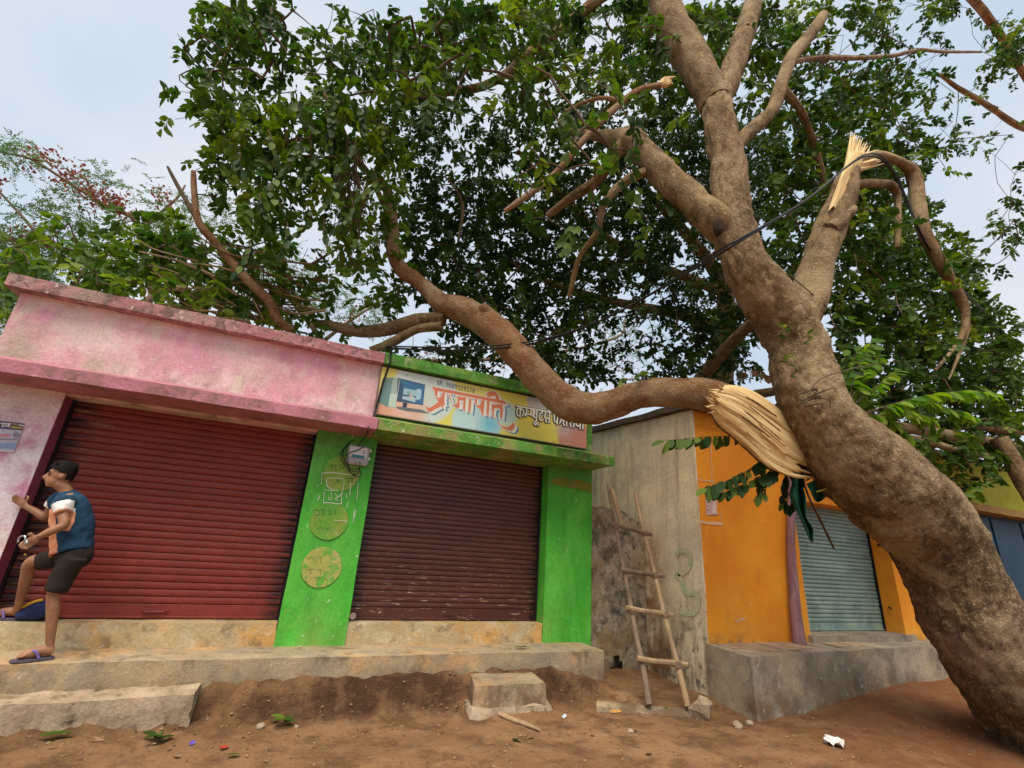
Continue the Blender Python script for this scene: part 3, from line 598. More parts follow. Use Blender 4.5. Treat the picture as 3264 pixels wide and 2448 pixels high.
for it in range(8):
    C3 = np.array([at(m[0], m[1], y) for m, y in zip(mid, EY)]); T3 = np.gradient(C3, axis=0)
    for k, (a, b) in enumerate(EDG):
        vd = C3[k]-[0, 0, CAMH]; n3 = np.cross(T3[k], vd); n3 /= np.linalg.norm(n3); e1, e2 = proj(C3[k]+n3*rad[k]), proj(C3[k]-n3*rad[k])
        if np.linalg.norm(e1-np.array(a)) > np.linalg.norm(e2-np.array(a)): e1, e2 = e2, e1
        rad[k] *= np.linalg.norm(np.subtract(a, b))/np.linalg.norm(e1-e2); mid[k] = mid[k]+.8*((np.add(a, b)-e1-e2)/2)
C3 = np.array([at(m[0], m[1], y) for m, y in zip(mid, EY)])
low = C3[0]+(C3[0]-C3[1])*np.array([.8, .6, .8]); C3 = np.vstack([low, C3]); rad = np.concatenate([[rad[0]*1.12], rad])
TR = tube(C3, rad*.985, 104, 15, .055, 3.0, 1., True, .021)
bark_part(tree, 'trunk', [TR], MT['barklow'] if False else MT['bark'])
def tl(name, pts, mat='bark', key='M', seg=14, amp=.16, seed=0., sub=6, scale=3.):
    t, pr = limb(pts, seg, sub, amp, scale, seed); addnodes(key, pr)
    return bark_part(tree, name, [t], MT[mat])
tl('limb', v2([(1548, 225, 3.2, 36), (1500, 135, 3.35, 38), (1455, 55, 3.5, 36), (1420, -40, 3.7, 32), (1360, -160, 4.2, 26)]), seed=2)
tl('limb', v2([(1552, 215, 3.2, 28), (1586, 140, 3.2, 26), (1606, 80, 3.2, 24), (1630, 0, 3.3, 20), (1660, -120, 3.5, 14)]), seed=3)
tl('limb', v2([(1575, 330, 3.15, 20), (1622, 282, 3.1, 16), (1668, 238, 3.05, 15), (1692, 170, 3.0, 15), (1712, 120, 3.0, 14), (1750, 75, 2.95, 14), (1778, 35, 2.95, 12)]), seed=4, seg=10)
tl('limb', v2([(1612, 545, 3.16, 26), (1560, 492, 3.18, 40), (1500, 440, 3.35, 37), (1440, 385, 3.55, 34), (1392, 330, 3.8, 31), (1358, 300, 4.0, 27), (1320, 298, 4.3, 18), (1285, 292, 4.7, 12), (1230, 285, 5.4, 8)]), seed=5)
tl('limb', v2([(1352, 305, 3.98, 17), (1318, 345, 4.2, 15), (1290, 390, 4.5, 13), (1230, 430, 5.0, 10), (1185, 465, 5.5, 8)]), seed=6, seg=9)
tl('limb', v2([(1395, 372, 3.72, 12), (1350, 392, 3.9, 10), (1305, 440, 4.1, 9), (1290, 500, 4.3, 7), (1250, 560, 4.6, 6), (1230, 640, 5.0, 5)]), seed=7, seg=8)
tl('limb', v2([(1715, 132, 3.0, 7), (1780, 124, 3.1, 6), (1850, 125, 3.3, 5.5), (1930, 120, 3.5, 4.5), (1985, 108, 3.7, 4), (2040, 112, 3.8, 3), (2120, 112, 4.0, 2.5)]), seed=8, seg=7)
tl('limb', v2([(1460, -70, 3.7, 20), (1350, -40, 4.2, 16), (1240, 40, 4.8, 12), (1150, 110, 5.2, 11), (1060, 180, 5.6, 10), (960, 200, 6.0, 9), (860, 215, 6.4, 7)]), seed=9, seg=9)
tl('limb', v2([(1640, -60, 3.4, 14), (1760, -90, 3.5, 13), (1900, -120, 3.8, 12), (2060, -40, 4.2, 10), (2150, 60, 4.6, 8), (2230, 190, 5.0, 7)]), seed=10, seg=8)
tl('limb', v2([(1690, 190, 3.1, 10), (1740, 260, 3.5, 8), (1790, 420, 3.9, 8), (1850, 560, 4.2, 7), (1930, 700, 4.4, 6), (2010, 820, 4.6, 5)]), seed=11, seg=7)
tl('limb', v2([(2280, 280, 4.6, 6), (2212, 277, 4.5, 7), (2130, 225, 4.4, 6), (2070, 190, 4.4, 5), (2030, 160, 4.4, 4)]), seed=21, seg=7)
# the snapped upright limb, with its splinters and the strip of bark that still carries the hanging top
ST, pr = limb(v2([(1706, 770, 3.06, 18), (1722, 722, 3.05, 34), (1748, 645, 3.0, 40), (1765, 570, 2.97, 35), (1790, 500, 2.95, 34), (1815, 440, 2.93, 30), (1828, 400, 2.92, 27), (1838, 372, 2.92, 20)]), 18, 7, .12, 3., 12.)
stump = bark_part(tree, 'snapped_limb', [ST], MT['bark'], label='snapped upright limb with splintered yellow wood')
sp_ = []
for k in range(26):
    u = k/25; a0 = at(*[q*1.47559 for q in (1826+30*u, 372-8*u+random.uniform(-8, 8))], 2.90-.02*random.random()+.05*math.sin(u*3.1))
    top = (1838+72*u, 284+66*u**1.5+random.uniform(0, 13)*(1 if k % 3 else -.1)); b0 = at(top[0]*1.47559, top[1]*1.47559, 2.90-.03*random.random()+.06*math.sin(u*3.1))
    mid = (a0+b0)/2+np.array([random.uniform(-.01, .01), random.uniform(-.02, .01), 0]); w = random.uniform(.020, .038)
    sp_.append(tube([a0-(b0-a0)*.25, a0, mid, b0], [w*1.1, w*1.2, w*.8, .003], 5, 2, .25, 8, k*.7))
bark_part(stump, 'splinter', sp_, MT['torn'])
fc = []
for k in range(12):
    u = (k-5.5)/5.5; a0 = at((1800+u*10)*1.47559, (445+10*abs(u))*1.47559, 2.82+.02*u*u); b0 = at((1852+u*14)*1.47559, (330)*1.47559, 2.84+.02*u*u)
    fc.append(tube([a0, (a0+b0)/2+[.01*u, -.012, 0], b0], [.006, .02, .022], 5, 3, .3, 9, 40+k))
bark_part(stump, 'torn_strip', fc, MT['torn'])
tl('hanging_strip', v2([(1850, 352, 2.92, 8), (1890, 336, 2.92, 9), (1930, 345, 2.95, 9), (1962, 362, 2.97, 12), (1975, 385, 2.98, 15), (1985, 450, 3.0, 15), (1998, 505, 3.0, 14), (2030, 565, 3.0, 13), (2062, 620, 3.02, 11), (2085, 672, 3.05, 9), (2080, 720, 3.08, 6), (2050, 765, 3.1, 4), (2020, 800, 3.1, 3)]), seed=13, seg=12, key='R')
tl('torn_edge', v2([(1862, 338, 2.90, 3), (1895, 328, 2.90, 4), (1932, 338, 2.92, 5), (1968, 356, 2.94, 5), (1985, 366, 2.95, 2)]), 'torn', 'X' if False else 'R', 6, seed=14)
tl('twig', v2([(2085, 680, 3.06, 5), (2092, 710, 3.1, 4), (2070, 770, 3.1, 3), (2050, 820, 3.1, 2)]), seed=15, seg=6, key='R')
tl('limb', v2([(1822, 398, 2.95, 11), (1890, 396, 3.0, 10), (1925, 400, 3.05, 9), (1938, 425, 3.1, 8), (1940, 480, 3.15, 7), (1938, 535, 3.2, 5)]), seed=16, seg=9, key='R')
tl('limb', v2([(1790, 500, 2.86, 20), (1815, 478, 2.82, 17), (1838, 455, 2.84, 12), (1846, 450, 2.86, 6)]), 'bark', seed=17, seg=9)
# knots and the black scar on the trunk
sc_ = at(2288, 724, 2.99); sv, sf = pebble(np.zeros(3), 1.0, 2.2, 1.0, 16, 10)
part(tree, 'scar', ([np.array(v)*[.035, .06, .115]+sc_ for v in sv], sf), M('charred_hollow', (.02, .012, .008), [((.05, .02, .012), 20, .4, .6, .8)], .95), True, label='dark scar in the bark below the fork')
rt = []
for k in range(9):
    p = at(2585+random.uniform(-35, 50), 1255+random.uniform(-8, 45), 2.56); q = p+np.array([random.uniform(-.12, .16), random.uniform(-.06, .0), random.uniform(-.10, .08)])
    rt.append(tube([p+[0, .08, .02], (p+q)/2+[0, -.04, .03], q], [.008, .006, .003], 5, 3))
bark_part(tree, 'aerial_root', rt, MT['twig'])
vine = tube([at(2560, 1300, 2.56), at(2605, 1215, 2.50), at(2700, 1180, 2.62), at(2790, 1160, 2.8), at(2870, 1150, 2.9)], [.008, .007, .006, .005, .004], 6, 6)
bark_part(tree, 'vine', [vine], MT['twig'])

# broken bough hanging in front of the crown
hb = root('hanging_bough', at(1600, 676, 3.75), 'thin broken bough with an orange torn end hanging left of the main fork', 'branch')
HB, pr = limb(v2([(1425, 184, 3.45, 7.5), (1380, 196, 3.5, 8), (1345, 220, 3.55, 8.5), (1295, 265, 3.6, 8.5), (1250, 315, 3.7, 8), (1215, 358, 3.8, 7.5), (1170, 400, 3.9, 7), (1125, 432, 4.0, 7.5), (1090, 456, 4.1, 5)]), 9, 5, .12, 4., 18.)
bark_part(hb, 'stem', [HB], MT['barkred'])
te = [tube([at(1425*1.47559, 184*1.47559, 3.45), at((1436+random.uniform(-4, 6))*1.47559, (176+random.uniform(-10, 12))*1.47559, 3.42), at((1452+random.uniform(-8, 8))*1.47559, (176+random.uniform(-12, 10))*1.47559, 3.42+random.uniform(-.03, .03))], [.035, .034, .008], 6, 3, .3, 9, k) for k in range(7)]
bark_part(hb, 'torn_end', te, MT['torn'])
t2, pr = limb(v2([(1345, 220, 3.55, 5), (1310, 212, 3.6, 5), (1270, 218, 3.7, 4), (1220, 240, 3.8, 2.5)]), 7, 4, .1, 4, 19.)
bark_part(hb, 'side_twig', [t2], MT['barkred'])

# ------------------------------------------------------------------ the fallen limb across the shop roofs
fb = root('fallen_branch', (4.0, 4.6, 3.5), 'heavy torn-off branch lying from the trunk across the green shop roof', 'branch')
FBp = [(2425, 1372, 3.46, 8), (2395, 1338, 3.48, 34), (2345, 1290, 3.52, 52), (2250, 1258, 3.8, 56), (2150, 1250, 4.1, 50), (2040, 1258, 4.42, 47), (1950, 1290, 4.70, 50), (1880, 1305, 4.92, 55), (1810, 1285, 5.06, 58), (1745, 1230, 5.16, 54), (1680, 1160, 5.26, 54), (1610, 1080, 5.42, 54), (1540, 1025, 5.65, 50), (1470, 985, 5.95, 46), (1415, 970, 6.2, 38), (1370, 930, 6.4, 26), (1325, 890, 6.5, 24), (1280, 860, 6.55, 26), (1255, 800, 6.6, 22), (1252, 720, 6.65, 19), (1240, 620, 6.7, 15), (1205, 560, 6.75, 11)]
T1, pr = limb(FBp, 24, 7, .12, 2.8, 22.); addnodes('F', pr)
bark_part(fb, 'bough', [T1], MT['barkred'])
def fl_(name, pts, seed, mat='bark', seg=10, amp=.12):
    t, pr = limb(v2(pts), seg, 6, amp, 3., seed); addnodes('F', pr); return bark_part(fb, name, [t], MT[mat])
fl_('limb', [(960, 690, 6.15, 16), (900, 692, 6.4, 15), (840, 710, 6.7, 16), (780, 716, 6.9, 14), (720, 705, 7.1, 12), (682, 700, 7.3, 10)], 24, 'bark')
fl_('limb', [(955, 705, 6.1, 11), (900, 712, 6.3, 10), (850, 738, 6.5, 11), (800, 758, 6.6, 9)], 25, 'bark')
fl_('limb', [(1062, 705, 5.60, 22), (1058, 685, 5.55, 17), (1046, 668, 5.5, 13), (1040, 658, 5.48, 8)], 26, 'barkred')
fl_('limb', [(630, 712, 6.7, 10), (600, 690, 6.6, 11), (580, 650, 6.55, 11), (530, 600, 6.5, 10), (470, 530, 6.45, 9), (430, 480, 6.4, 9), (420, 420, 6.4, 7), (418, 370, 6.4, 5)], 27, 'barkred')
fl_('limb', [(425, 470, 6.4, 7), (400, 430, 6.4, 5), (375, 385, 6.4, 4), (362, 360, 6.4, 2.5)], 28, 'twig')
fl_('limb', [(600, 690, 7.5, 9), (540, 660, 7.8, 9), (480, 620, 8.0, 8), (410, 585, 8.2, 7)], 29, 'bark', 8)
fl_('limb', [(620, 705, 7.6, 7), (560, 690, 7.9, 7), (470, 660, 8.3, 6), (400, 640, 8.6, 5)], 30, 'bark', 8)
fl_('limb', [(845, 560, 6.7, 6), (840, 500, 6.7, 9), (850, 440, 6.7, 8), (820, 400, 6.8, 6), (800, 390, 6.8, 4)], 31, 'barkred', 8)
fl_('limb', [(840, 470, 6.7, 7), (800, 380, 6.4, 6), (760, 330, 6.2, 7), (740, 280, 6.0, 6), (700, 200, 6.1, 4)], 32, 'bark', 8)
fl_('limb', [(990, 520, 6.9, 3), (1000, 450, 6.9, 4), (985, 410, 6.9, 3), (960, 380, 7, 2)], 33, 'twig', 6)
tg = []
for k in range(60):
    x, y = random.uniform(400, 720), random.uniform(560, 700); y = max(y, 0); Y = random.uniform(6.3, 7.2); L = random.uniform(60, 170); a = random.uniform(2.6, 3.9)
    x2, y2 = x+L*math.cos(a), y+L*.45*math.sin(a)-random.uniform(0, 40)
    p, q = V1_(x, y, Y), V1_(x2, y2, Y+random.uniform(-.2, .3)); p[2] = max(p[2], 3.80); q[2] = max(q[2], 3.82)
    w = random.uniform(.006, .022); tg.append(tube([p, (p+q)/2+RNG.normal(0, .06, 3), q], [w, w*.8, w*.4], 6, 4, .2, 5, k)); nodes['F'] += [p, (p+q)/2, q]
bark_part(fb, 'broken_twigs', tg, MT['bark'], kind='stuff')
# shaggy bundle of dead roots hanging in the fallen crown
sh_ = []
for k in range(46):
    x0, y0 = random.uniform(735, 775), random.uniform(300, 400); p = at(x0*1.47559, y0*1.47559, 6.05+random.uniform(-.1, .1)); q = at((x0+random.uniform(-25, 50))*1.47559, (y0+random.uniform(60, 200))*1.47559, 6.05+random.uniform(-.2, .2))
    sh_.append(tube([p, (p+q)/2+RNG.normal(0, .05, 3), q], [.007, .006, .003], 4, 3))
bark_part(fb, 'dead_roots', sh_, MT['twig'])
# torn face: long pale slab peeling down towards the trunk
def slab():
    top = [(2298, 1236), (2345, 1234), (2405, 1256), (2470, 1298), (2535, 1345), (2590, 1392), (2630, 1436), (2655, 1480)]
    bot = [(2278, 1308), (2300, 1345), (2345, 1380), (2388, 1418), (2428, 1456), (2468, 1486), (2530, 1506), (2640, 1520)]
    n = 8; m = 64; V = []; F = []; A = []; k = len(top)
    ct = catmull([(*p, 0) for p in top], 12)[:, :2]; cb = catmull([(*p, 0) for p in bot], 12)[:, :2]; K = len(ct); J = 34
    for i in range(K):
        for j in range(J):
            u = i/(K-1); w = j/(J-1); p = ct[i]*(1-w)+cb[i]*w
            ridge = .012*mnoise.noise(Vector((u*2.5, w*11, 1)))+.005*mnoise.noise(Vector((u*5, w*34, 4)))
            Yd = 3.185+.02*u+.10*(2*w-1)**2*(1-u)+.10*u*u-ridge*(.5+u)+.05*math.sin(w*3.1)
            q = at(p[0], p[1], Yd); V.append(q); A.append((w*.34, ridge, u*1.2))
    for i in range(K-1):
        for j in range(J-1): a = i*J+j; F.append((a, a+1, a+J+1, a+J))
    nv = len(V); back = [v+np.array([.05, .10, -.02]) for v in V]; V2 = V+back; A2 = A+A
    F2 = F+[tuple(x+nv for x in f[::-1]) for f in F]
    for i in range(K-1):
        for j in (0, J-1): a = i*J+j; F2.append((a, a+J, a+J+nv, a+nv))
    for j in range(J-1):
        for i in (0, K-1): a = i*J+j; F2.append((a, a+1, a+1+nv, a+nv))
    return V2, F2, A2
HEART = M('dark_torn_heartwood', (.16, .085, .036), [((.30, .18, .075), 16, .45, .6, .8), ((.06, .03, .014), 24, .5, .62, .8)], .95, (40, .6))
bark_part(fb, 'torn_core', [slab()], HEART, label='dark heartwood under the torn wood')
TOPE = catmull([(x, y, 0) for x, y in [(2290, 1230), (2345, 1230), (2405, 1254), (2470, 1298), (2535, 1345), (2590, 1392), (2630, 1436), (2655, 1480)]], 12)[:, :2]
BOTE = catmull([(x, y, 0) for x, y in [(2272, 1310), (2300, 1350), (2345, 1384), (2388, 1421), (2428, 1459), (2468, 1489), (2530, 1509), (2640, 1522)]], 12)[:, :2]
def splint(w0, w1, u0, u1, lift, seed, n=30, m=5):
    """one torn lamella lying along the break, with ragged ends"""
    V = []; A = []; F = []; K = len(TOPE)
    for i in range(n):
        for j in range(m):
            b = j/(m-1); rag0 = u0+.07*mnoise.noise(Vector((b*4, seed, 0)))+.03*mnoise.noise(Vector((b*11, seed, 5))); rag1 = u1+.10*mnoise.noise(Vector((b*4, seed, 9)))
            u = rag0+(rag1-rag0)*i/(n-1); w = w0+(w1-w0)*b+.035*mnoise.noise(Vector((u*3, seed, 3))); x = max(0, min(K-1.001, u*(K-1))); k0 = int(x); fx = x-k0
            tp = TOPE[k0]*(1-fx)+TOPE[k0+1]*fx; bp = BOTE[k0]*(1-fx)+BOTE[k0+1]*fx; p = tp*(1-w)+bp*w; uu = max(0, u)
            if u < 0: p = p+np.array([u*330, u*120])
            edge = math.sin(math.pi*b)
            yy = 3.145+.02*uu+.09*(2*w-1)**2*(1-uu)+.10*uu*uu-lift-.003*edge+.010*mnoise.noise(Vector((u*2.2, w*9, 7)))+.005*mnoise.noise(Vector((u*4, w*40, seed)))-.05*lift/.03*max(0, .12-u)*(1 if seed % 2 < 1 else -.4)
            V.append(at(p[0], p[1], yy)); A.append((w*.36+seed, .02*edge, u*1.2))
    nv = n*m
    for i in range(n-1):
        for j in range(m-1): a = i*m+j; F.append((a, a+1, a+m+1, a+m))
    V2 = V+[v+np.array([.01, .03, -.004]) for v in V]; F2 = F+[tuple(x+nv for x in f[::-1]) for f in F]
    for i in range(n-1):
        for j in (0, m-1): a = i*m+j; F2.append((a, a+m, a+m+nv, a+nv))
    for j in range(m-1):
        for i in (0, n-1): a = i*m+j; F2.append((a, a+1, a+1+nv, a+nv))
    return V2, F2, A+A
d = Nd('weathered_torn_wood'); a = d.new('ShaderNodeAttribute'); a.attribute_name = 'bark'; v = a.outputs['Vector']
n = d.noise(d.vec(v, (1, 1, .10)), 42, 7, .75, .15); c = d.mix(d.rng(n, .38, .62), (.34, .19, .065), (.66, .46, .20)); d.l.new(c, d.b.inputs['Base Color']); d.b.inputs['Roughness'].default_value = .85; d.bump(n, .9, .02); TORN2 = d.m
w = -.03; k = 0
while w < .97:
    wd = random.uniform(.06, .24); gap = random.choice((-.03, -.02, -.01, .006))
    lam = splint(w, min(1.03, w+wd), random.uniform(-.05, .07), random.uniform(.80, 1.0), random.uniform(.0, .016), k+.37)
    bark_part(fb, 'torn_lamella', [lam], MT['torn'] if k % 4 != 2 else TORN2); w += wd+gap; k += 1
for q in range(7):
    w = random.uniform(.1, .85); u0 = random.uniform(.05, .5)
    bark_part(fb, 'torn_lamella', [splint(w, w+random.uniform(.02, .05), u0, u0+random.uniform(.12, .3), random.uniform(.010, .022), 30+q+.2)], MT['torn'] if q % 2 else HEART)
rim = []
for k in range(9):
    w = k/8; x = 2300-22*math.sin(w*3.1)-16*w; y = 1236+76*w; p = at(x, y, 3.20-.05*math.sin(w*3.1)); q = at(x-16+random.uniform(-14, 8), y+random.uniform(-12, 8), 3.17-.06*math.sin(w*3.1))
    rim.append(tube([p+[.03, .03, 0], p, q], [.016, .013, .003], 5, 2, .3, 9, k+60))
bark_part(fb, 'splintered_rim', rim, MT['torn'])
lip = [tube([at(2440, 1470, 3.14), at(2490, 1504, 3.16), at(2540, 1518, 3.2), at(2600, 1522, 3.3)], [.006, .014, .018, .012], 7, 6, .2, 6, 3)]
bark_part(fb, 'bark_lip', lip, MT['torn'])

# logs and a prop lying on the canopy at the right edge
lg = root('log_pile', at(3080, 1390, 4.2), 'grey cut branches lying flat above the yellow fascia', 'branch')
for k, L in enumerate(([(1900, 918, 4.0, 10), (1990, 930, 4.05, 13), (2080, 945, 4.1, 14), (2180, 962, 4.15, 12), (2280, 975, 4.2, 12)], [(1960, 945, 4.0, 8), (2060, 970, 4.0, 8), (2130, 985, 4.05, 7)], [(2080, 920, 4.3, 10), (2180, 930, 4.3, 10), (2290, 935, 4.3, 10)])):
    _, pr = limb(v2(L), 9, 5, .12, 4, 50.+k); PP = [np.array([8.3-.4*k, 5.3+.3*k, 3.70]), np.array([8.55-.2*k, 4.75, 3.66])]+[p for p, r in pr]; RR = [pr[0][1]*1.1]*2+[r for p, r in pr]
    bark_part(lg, 'log', [tube(PP, RR, 9, 5, .12, 4, 50.+k)], MT['bark'])
pp = root('prop_pole', at(3200, 1450, 3.9), 'slanting pale wooden pole at the right edge in front of the yellow fascia', 'pole')
_, pr = limb(v2([(2158, 945, 3.92, 17), (2200, 1020, 3.85, 18), (2260, 1130, 3.75, 18)]), 10, 5, .08, 4, 55.); PP = [p for p, r in pr]; dv = PP[-1]-PP[-2]; PP.append(PP[-1]+dv*((PP[-1][2]+.1)/-dv[2]))
bark_part(pp, 'shaft', [tube(PP, [r for p, r in pr]+[pr[-1][1]*1.15], 10, 5, .08, 4, 55.)], MT['bark'])
# ------------------------------------------------------------------ crowns: where foliage stands, on a coarse lattice of view directions
DENS = [
 "000000000599930421349997999679988986667588167100",
 "000000002799955467899996999769889867787576053156",
 "000000001367666689999987888558999978766323100078",
 "000000005877656689899846875786998858757878630043",
 "000000004998658888888657867855798846757899751110",
 "000000001799789999878668879873999867789997543021",
 "000000000299999999988368877784799999999988766142",
 "000000000199999997777699688799897999999998750013",
 "000000000169987786777899599878886999999998640002",
 "000000000128973586778799799989998679899998750015",
 "004536686316882788589899999999997865889999873036",
 "346778999854862388489999999999986766899999998515",
 "774889999998732267489999999999985567999999999830",
 "800489999999987733969999999997778777530999999920",
 "000000008888877222323689999997888898800999999971",
 "000000000000666533113599988655668898000999999995",
 "000000000000000004457878899744689990000999999999",
 "000000000000000000000333788965666655000999999999",
 "000000000000000000000000000000000000300099999999",
 "000000000000000000000000000000000000000099999999",
 "000000000000000000000000000000000000000009888888",
 "000000000000000000000000000000000000000000888888",
 "000000000000000000000000000000000000000000066660",
]
CELL = 68.0
COVER = 4.9
def zone(c, r):
    """owner, nearest and farthest distance, leaf material"""
    if c <= 14 and r >= 10: return 'F', 6.7, 8.6, 0
    if 11 <= c <= 18 and 4 <= r <= 12: return 'F', 5.7, 7.2, 0
    if c <= 18 and r >= 13: return 'F', 6.6, 8.2, 0
    if c <= 11 and r >= 5: return 'F', 6.2, 7.8, 1
    if 15 <= c <= 35 and r >= 5: return 'B', 6.6, 9.2, 2
    if c >= 38 and r >= 13: return 'R', 3.8, 4.7, 1
    if c >= 35: return 'M', 3.5, 5.2, 1
    if c <= 17: return 'M', 5.2, 7.4, 1
    return 'M', 3.9, 6.6, 1
roots_c = {'M': tree, 'F': fb}
bt = root('roof_tree', (float(at(2290, 1300, 9.6)[0]), 9.6, 0), 'dark green spreading tree standing behind the green shop', 'tree'); roots_c['B'] = bt
rt_ = root('side_tree', (8.4, 10.1, 0), 'dense green tree standing behind the leaning trunk, at the right', 'tree'); roots_c['R'] = rt_
BT, pr = limb([(2290, 1300, 9.6, 40), (2310, 1120, 9.2, 38), (2315, 1010, 8.8, 34), (2300, 900, 8.4, 26), (2200, 760, 8.2, 18), (2050, 600, 8.0, 12)], 12, 5, .1, 2, 71.)
b0 = at(2290, 1300, 9.6); lowt = tube([(b0[0], b0[1], 0), (b0[0], b0[1], b0[2]*.5), tuple(b0)], [.30, .26, .24], 12, 4, .1, 2, 70.)
bark_part(bt, 'trunk', [lowt, BT], MT['bark']); addnodes('B', pr)
for L, s in (([(2310, 1050, 9.0, 22), (2150, 1000, 8.6, 18), (1950, 960, 8.2, 14), (1750, 900, 8.0, 10), (1600, 820, 7.8, 7)], 72.), ([(2300, 930, 8.5, 18), (2000, 800, 8.0, 14), (1800, 640, 7.6, 10), (1650, 480, 7.4, 7)], 73.)):
    t, pr = limb(L, 9, 5, .1, 2, s); bark_part(bt, 'limb', [t], MT['bark']); addnodes('B', pr)
R0 = np.array([8.4, 10.1, 0.]); rp = [R0, R0+[-.1, -.2, 2.6], R0+[-.2, -1.0, 4.4], R0+[-.5, -2.8, 5.6], R0+[-.8, -4.6, 6.2], R0+[-1.0, -5.9, 6.4]]
bark_part(rt_, 'trunk', [tube(rp, [.28, .24, .20, .15, .10, .05], 12, 5, .1, 2, 75.)], MT['bark']); nodes['R'] += list(catmull(rp, 4)[10:])
rp2 = [R0+[-.3, -1.6, 4.8], R0+[0, -3.6, 4.9], R0+[.3, -5.2, 4.7], R0+[.4, -6.0, 4.4]]; bark_part(rt_, 'limb', [tube(rp2, [.13, .10, .07, .03], 9, 4, .1, 2, 76.)], MT['bark']); nodes['R'] += list(catmull(rp2, 4)[4:])

clus = {k: [] for k in 'MFBR'}          # (centre, material class, cover, leaf tint base)
for r, row in enumerate(DENS):
    row = row.replace(' ', '')
    for c, ch in enumerate(row[:48]):
        dn = int(ch)
        if not dn: continue
        ow, ya, yb_, mk = zone(c, r)
        nlay = 3 if dn >= 8 else (2 if dn >= 5 else 1)
        for q in range(nlay):
            Y = ya+(yb_-ya)*((q+RNG.random())/nlay)
            px = (c+.5)*CELL+RNG.uniform(-.3, .3)*CELL; py = (r+.5)*CELL+RNG.uniform(-.3, .3)*CELL
            p = at(px, py, Y)
            if p[1] > 5.5 and p[1] < 9.6 and p[0] < 4 and p[2] < 3.95: p[2] = 3.95+RNG.random()*.2
            if p[0] > 4.6 and p[1] > 4.5 and p[2] < 3.8: continue
            clus[ow].append((p, mk, COVER*(dn/9.)**2.3/nlay, .5))
# more crown above and beside the picture, so that the trees go on where the lens does not look
for k in range(260):
    x = RNG.uniform(-1.5, 8.5); y = RNG.uniform(3.0, 9.0); z = RNG.uniform(6.5, 11.0)
    p = np.array([x, y, z]); dd = p-[0, 0, CAMH]; zc = dd@CF; u = 1632+FPX*(dd@CR)/zc; v = 1224-FPX*(dd@CU)/zc
    if -300 < u < 3560 and v > -330: continue
    clus['M' if y < 6.5 else 'B'].append((p, 1, .9, .5))
for c in range(6, 14):
    for r in range(10, 15):
        if (c*2+r) % 3 == 0 and c > 2*(r-11): clus['F'].append((at((c+RNG.random())*CELL, (r+RNG.random()*.6)*CELL, RNG.uniform(6.1, 6.5)), 0, .55, .5))
for c, r, dn, ya, yb_ in [(c, r, .6, 3.25, 3.6) for c in range(24, 32) for r in range(1, 11) if (c+r) % 2 == 0 and c < 33-r*.15]+[(c, r, .9, 2.75, 3.0) for c in range(38, 45) for r in range(3, 17) if (c*3+r) % 4 == 0]+[(c, r, 1.2, 3.3, 3.6) for c in range(30, 35) for r in range(0, 2)]:
    p = at((c+RNG.random())*CELL, (r+RNG.random())*CELL, RNG.uniform(ya, yb_)); clus['M'].append((p, 1, 4.2*.10*dn, .5))
def grow(key, mat, par, maxlen=1.6):
    """join every leaf cluster to the nearest wood, nearest first, and thicken by what it carries"""
    N = [np.array(p) for p in nodes[key]]; nb = len(N); C = [c[0] for c in clus[key]]
    if not C: return
    P = np.array(N+C); n = len(P); inT = np.zeros(n, bool); inT[:nb] = True
    best = np.full(n, 1e9); par_ = np.full(n, -1)
    for i in range(nb, n):
        dd = np.linalg.norm(P[:nb]-P[i], axis=1); best[i] = dd.min(); par_[i] = dd.argmin()
    order = []
    for _ in range(n-nb):
        i = int(np.argmin(np.where(inT, 1e9, best))); inT[i] = True; order.append(i)
        dd = np.linalg.norm(P-P[i], axis=1)*1.08; m = (~inT) & (dd < best); best[m] = dd[m]; par_[m] = i
    load = np.ones(n)
    for i in reversed(order):
        if par_[i] >= nb: load[par_[i]] += load[i]
    tb = []
    for i in order:
        a, b = P[par_[i]], P[i]; L = np.linalg.norm(b-a); r = min(.017, .0036*math.sqrt(load[i])); r0 = min(.019, .0036*math.sqrt(load[par_[i]])) if par_[i] >= nb else r*1.3
        mid = (a+b)/2+RNG.normal(0, .045*L, 3)+[0, 0, .05*L]
        tb.append(tube([a, mid, b], [max(r0, r), (r0+r)/2, r], 5, 2))
    bark_part(par, 'twigs', tb, mat, kind='stuff')
LEAFN = 0
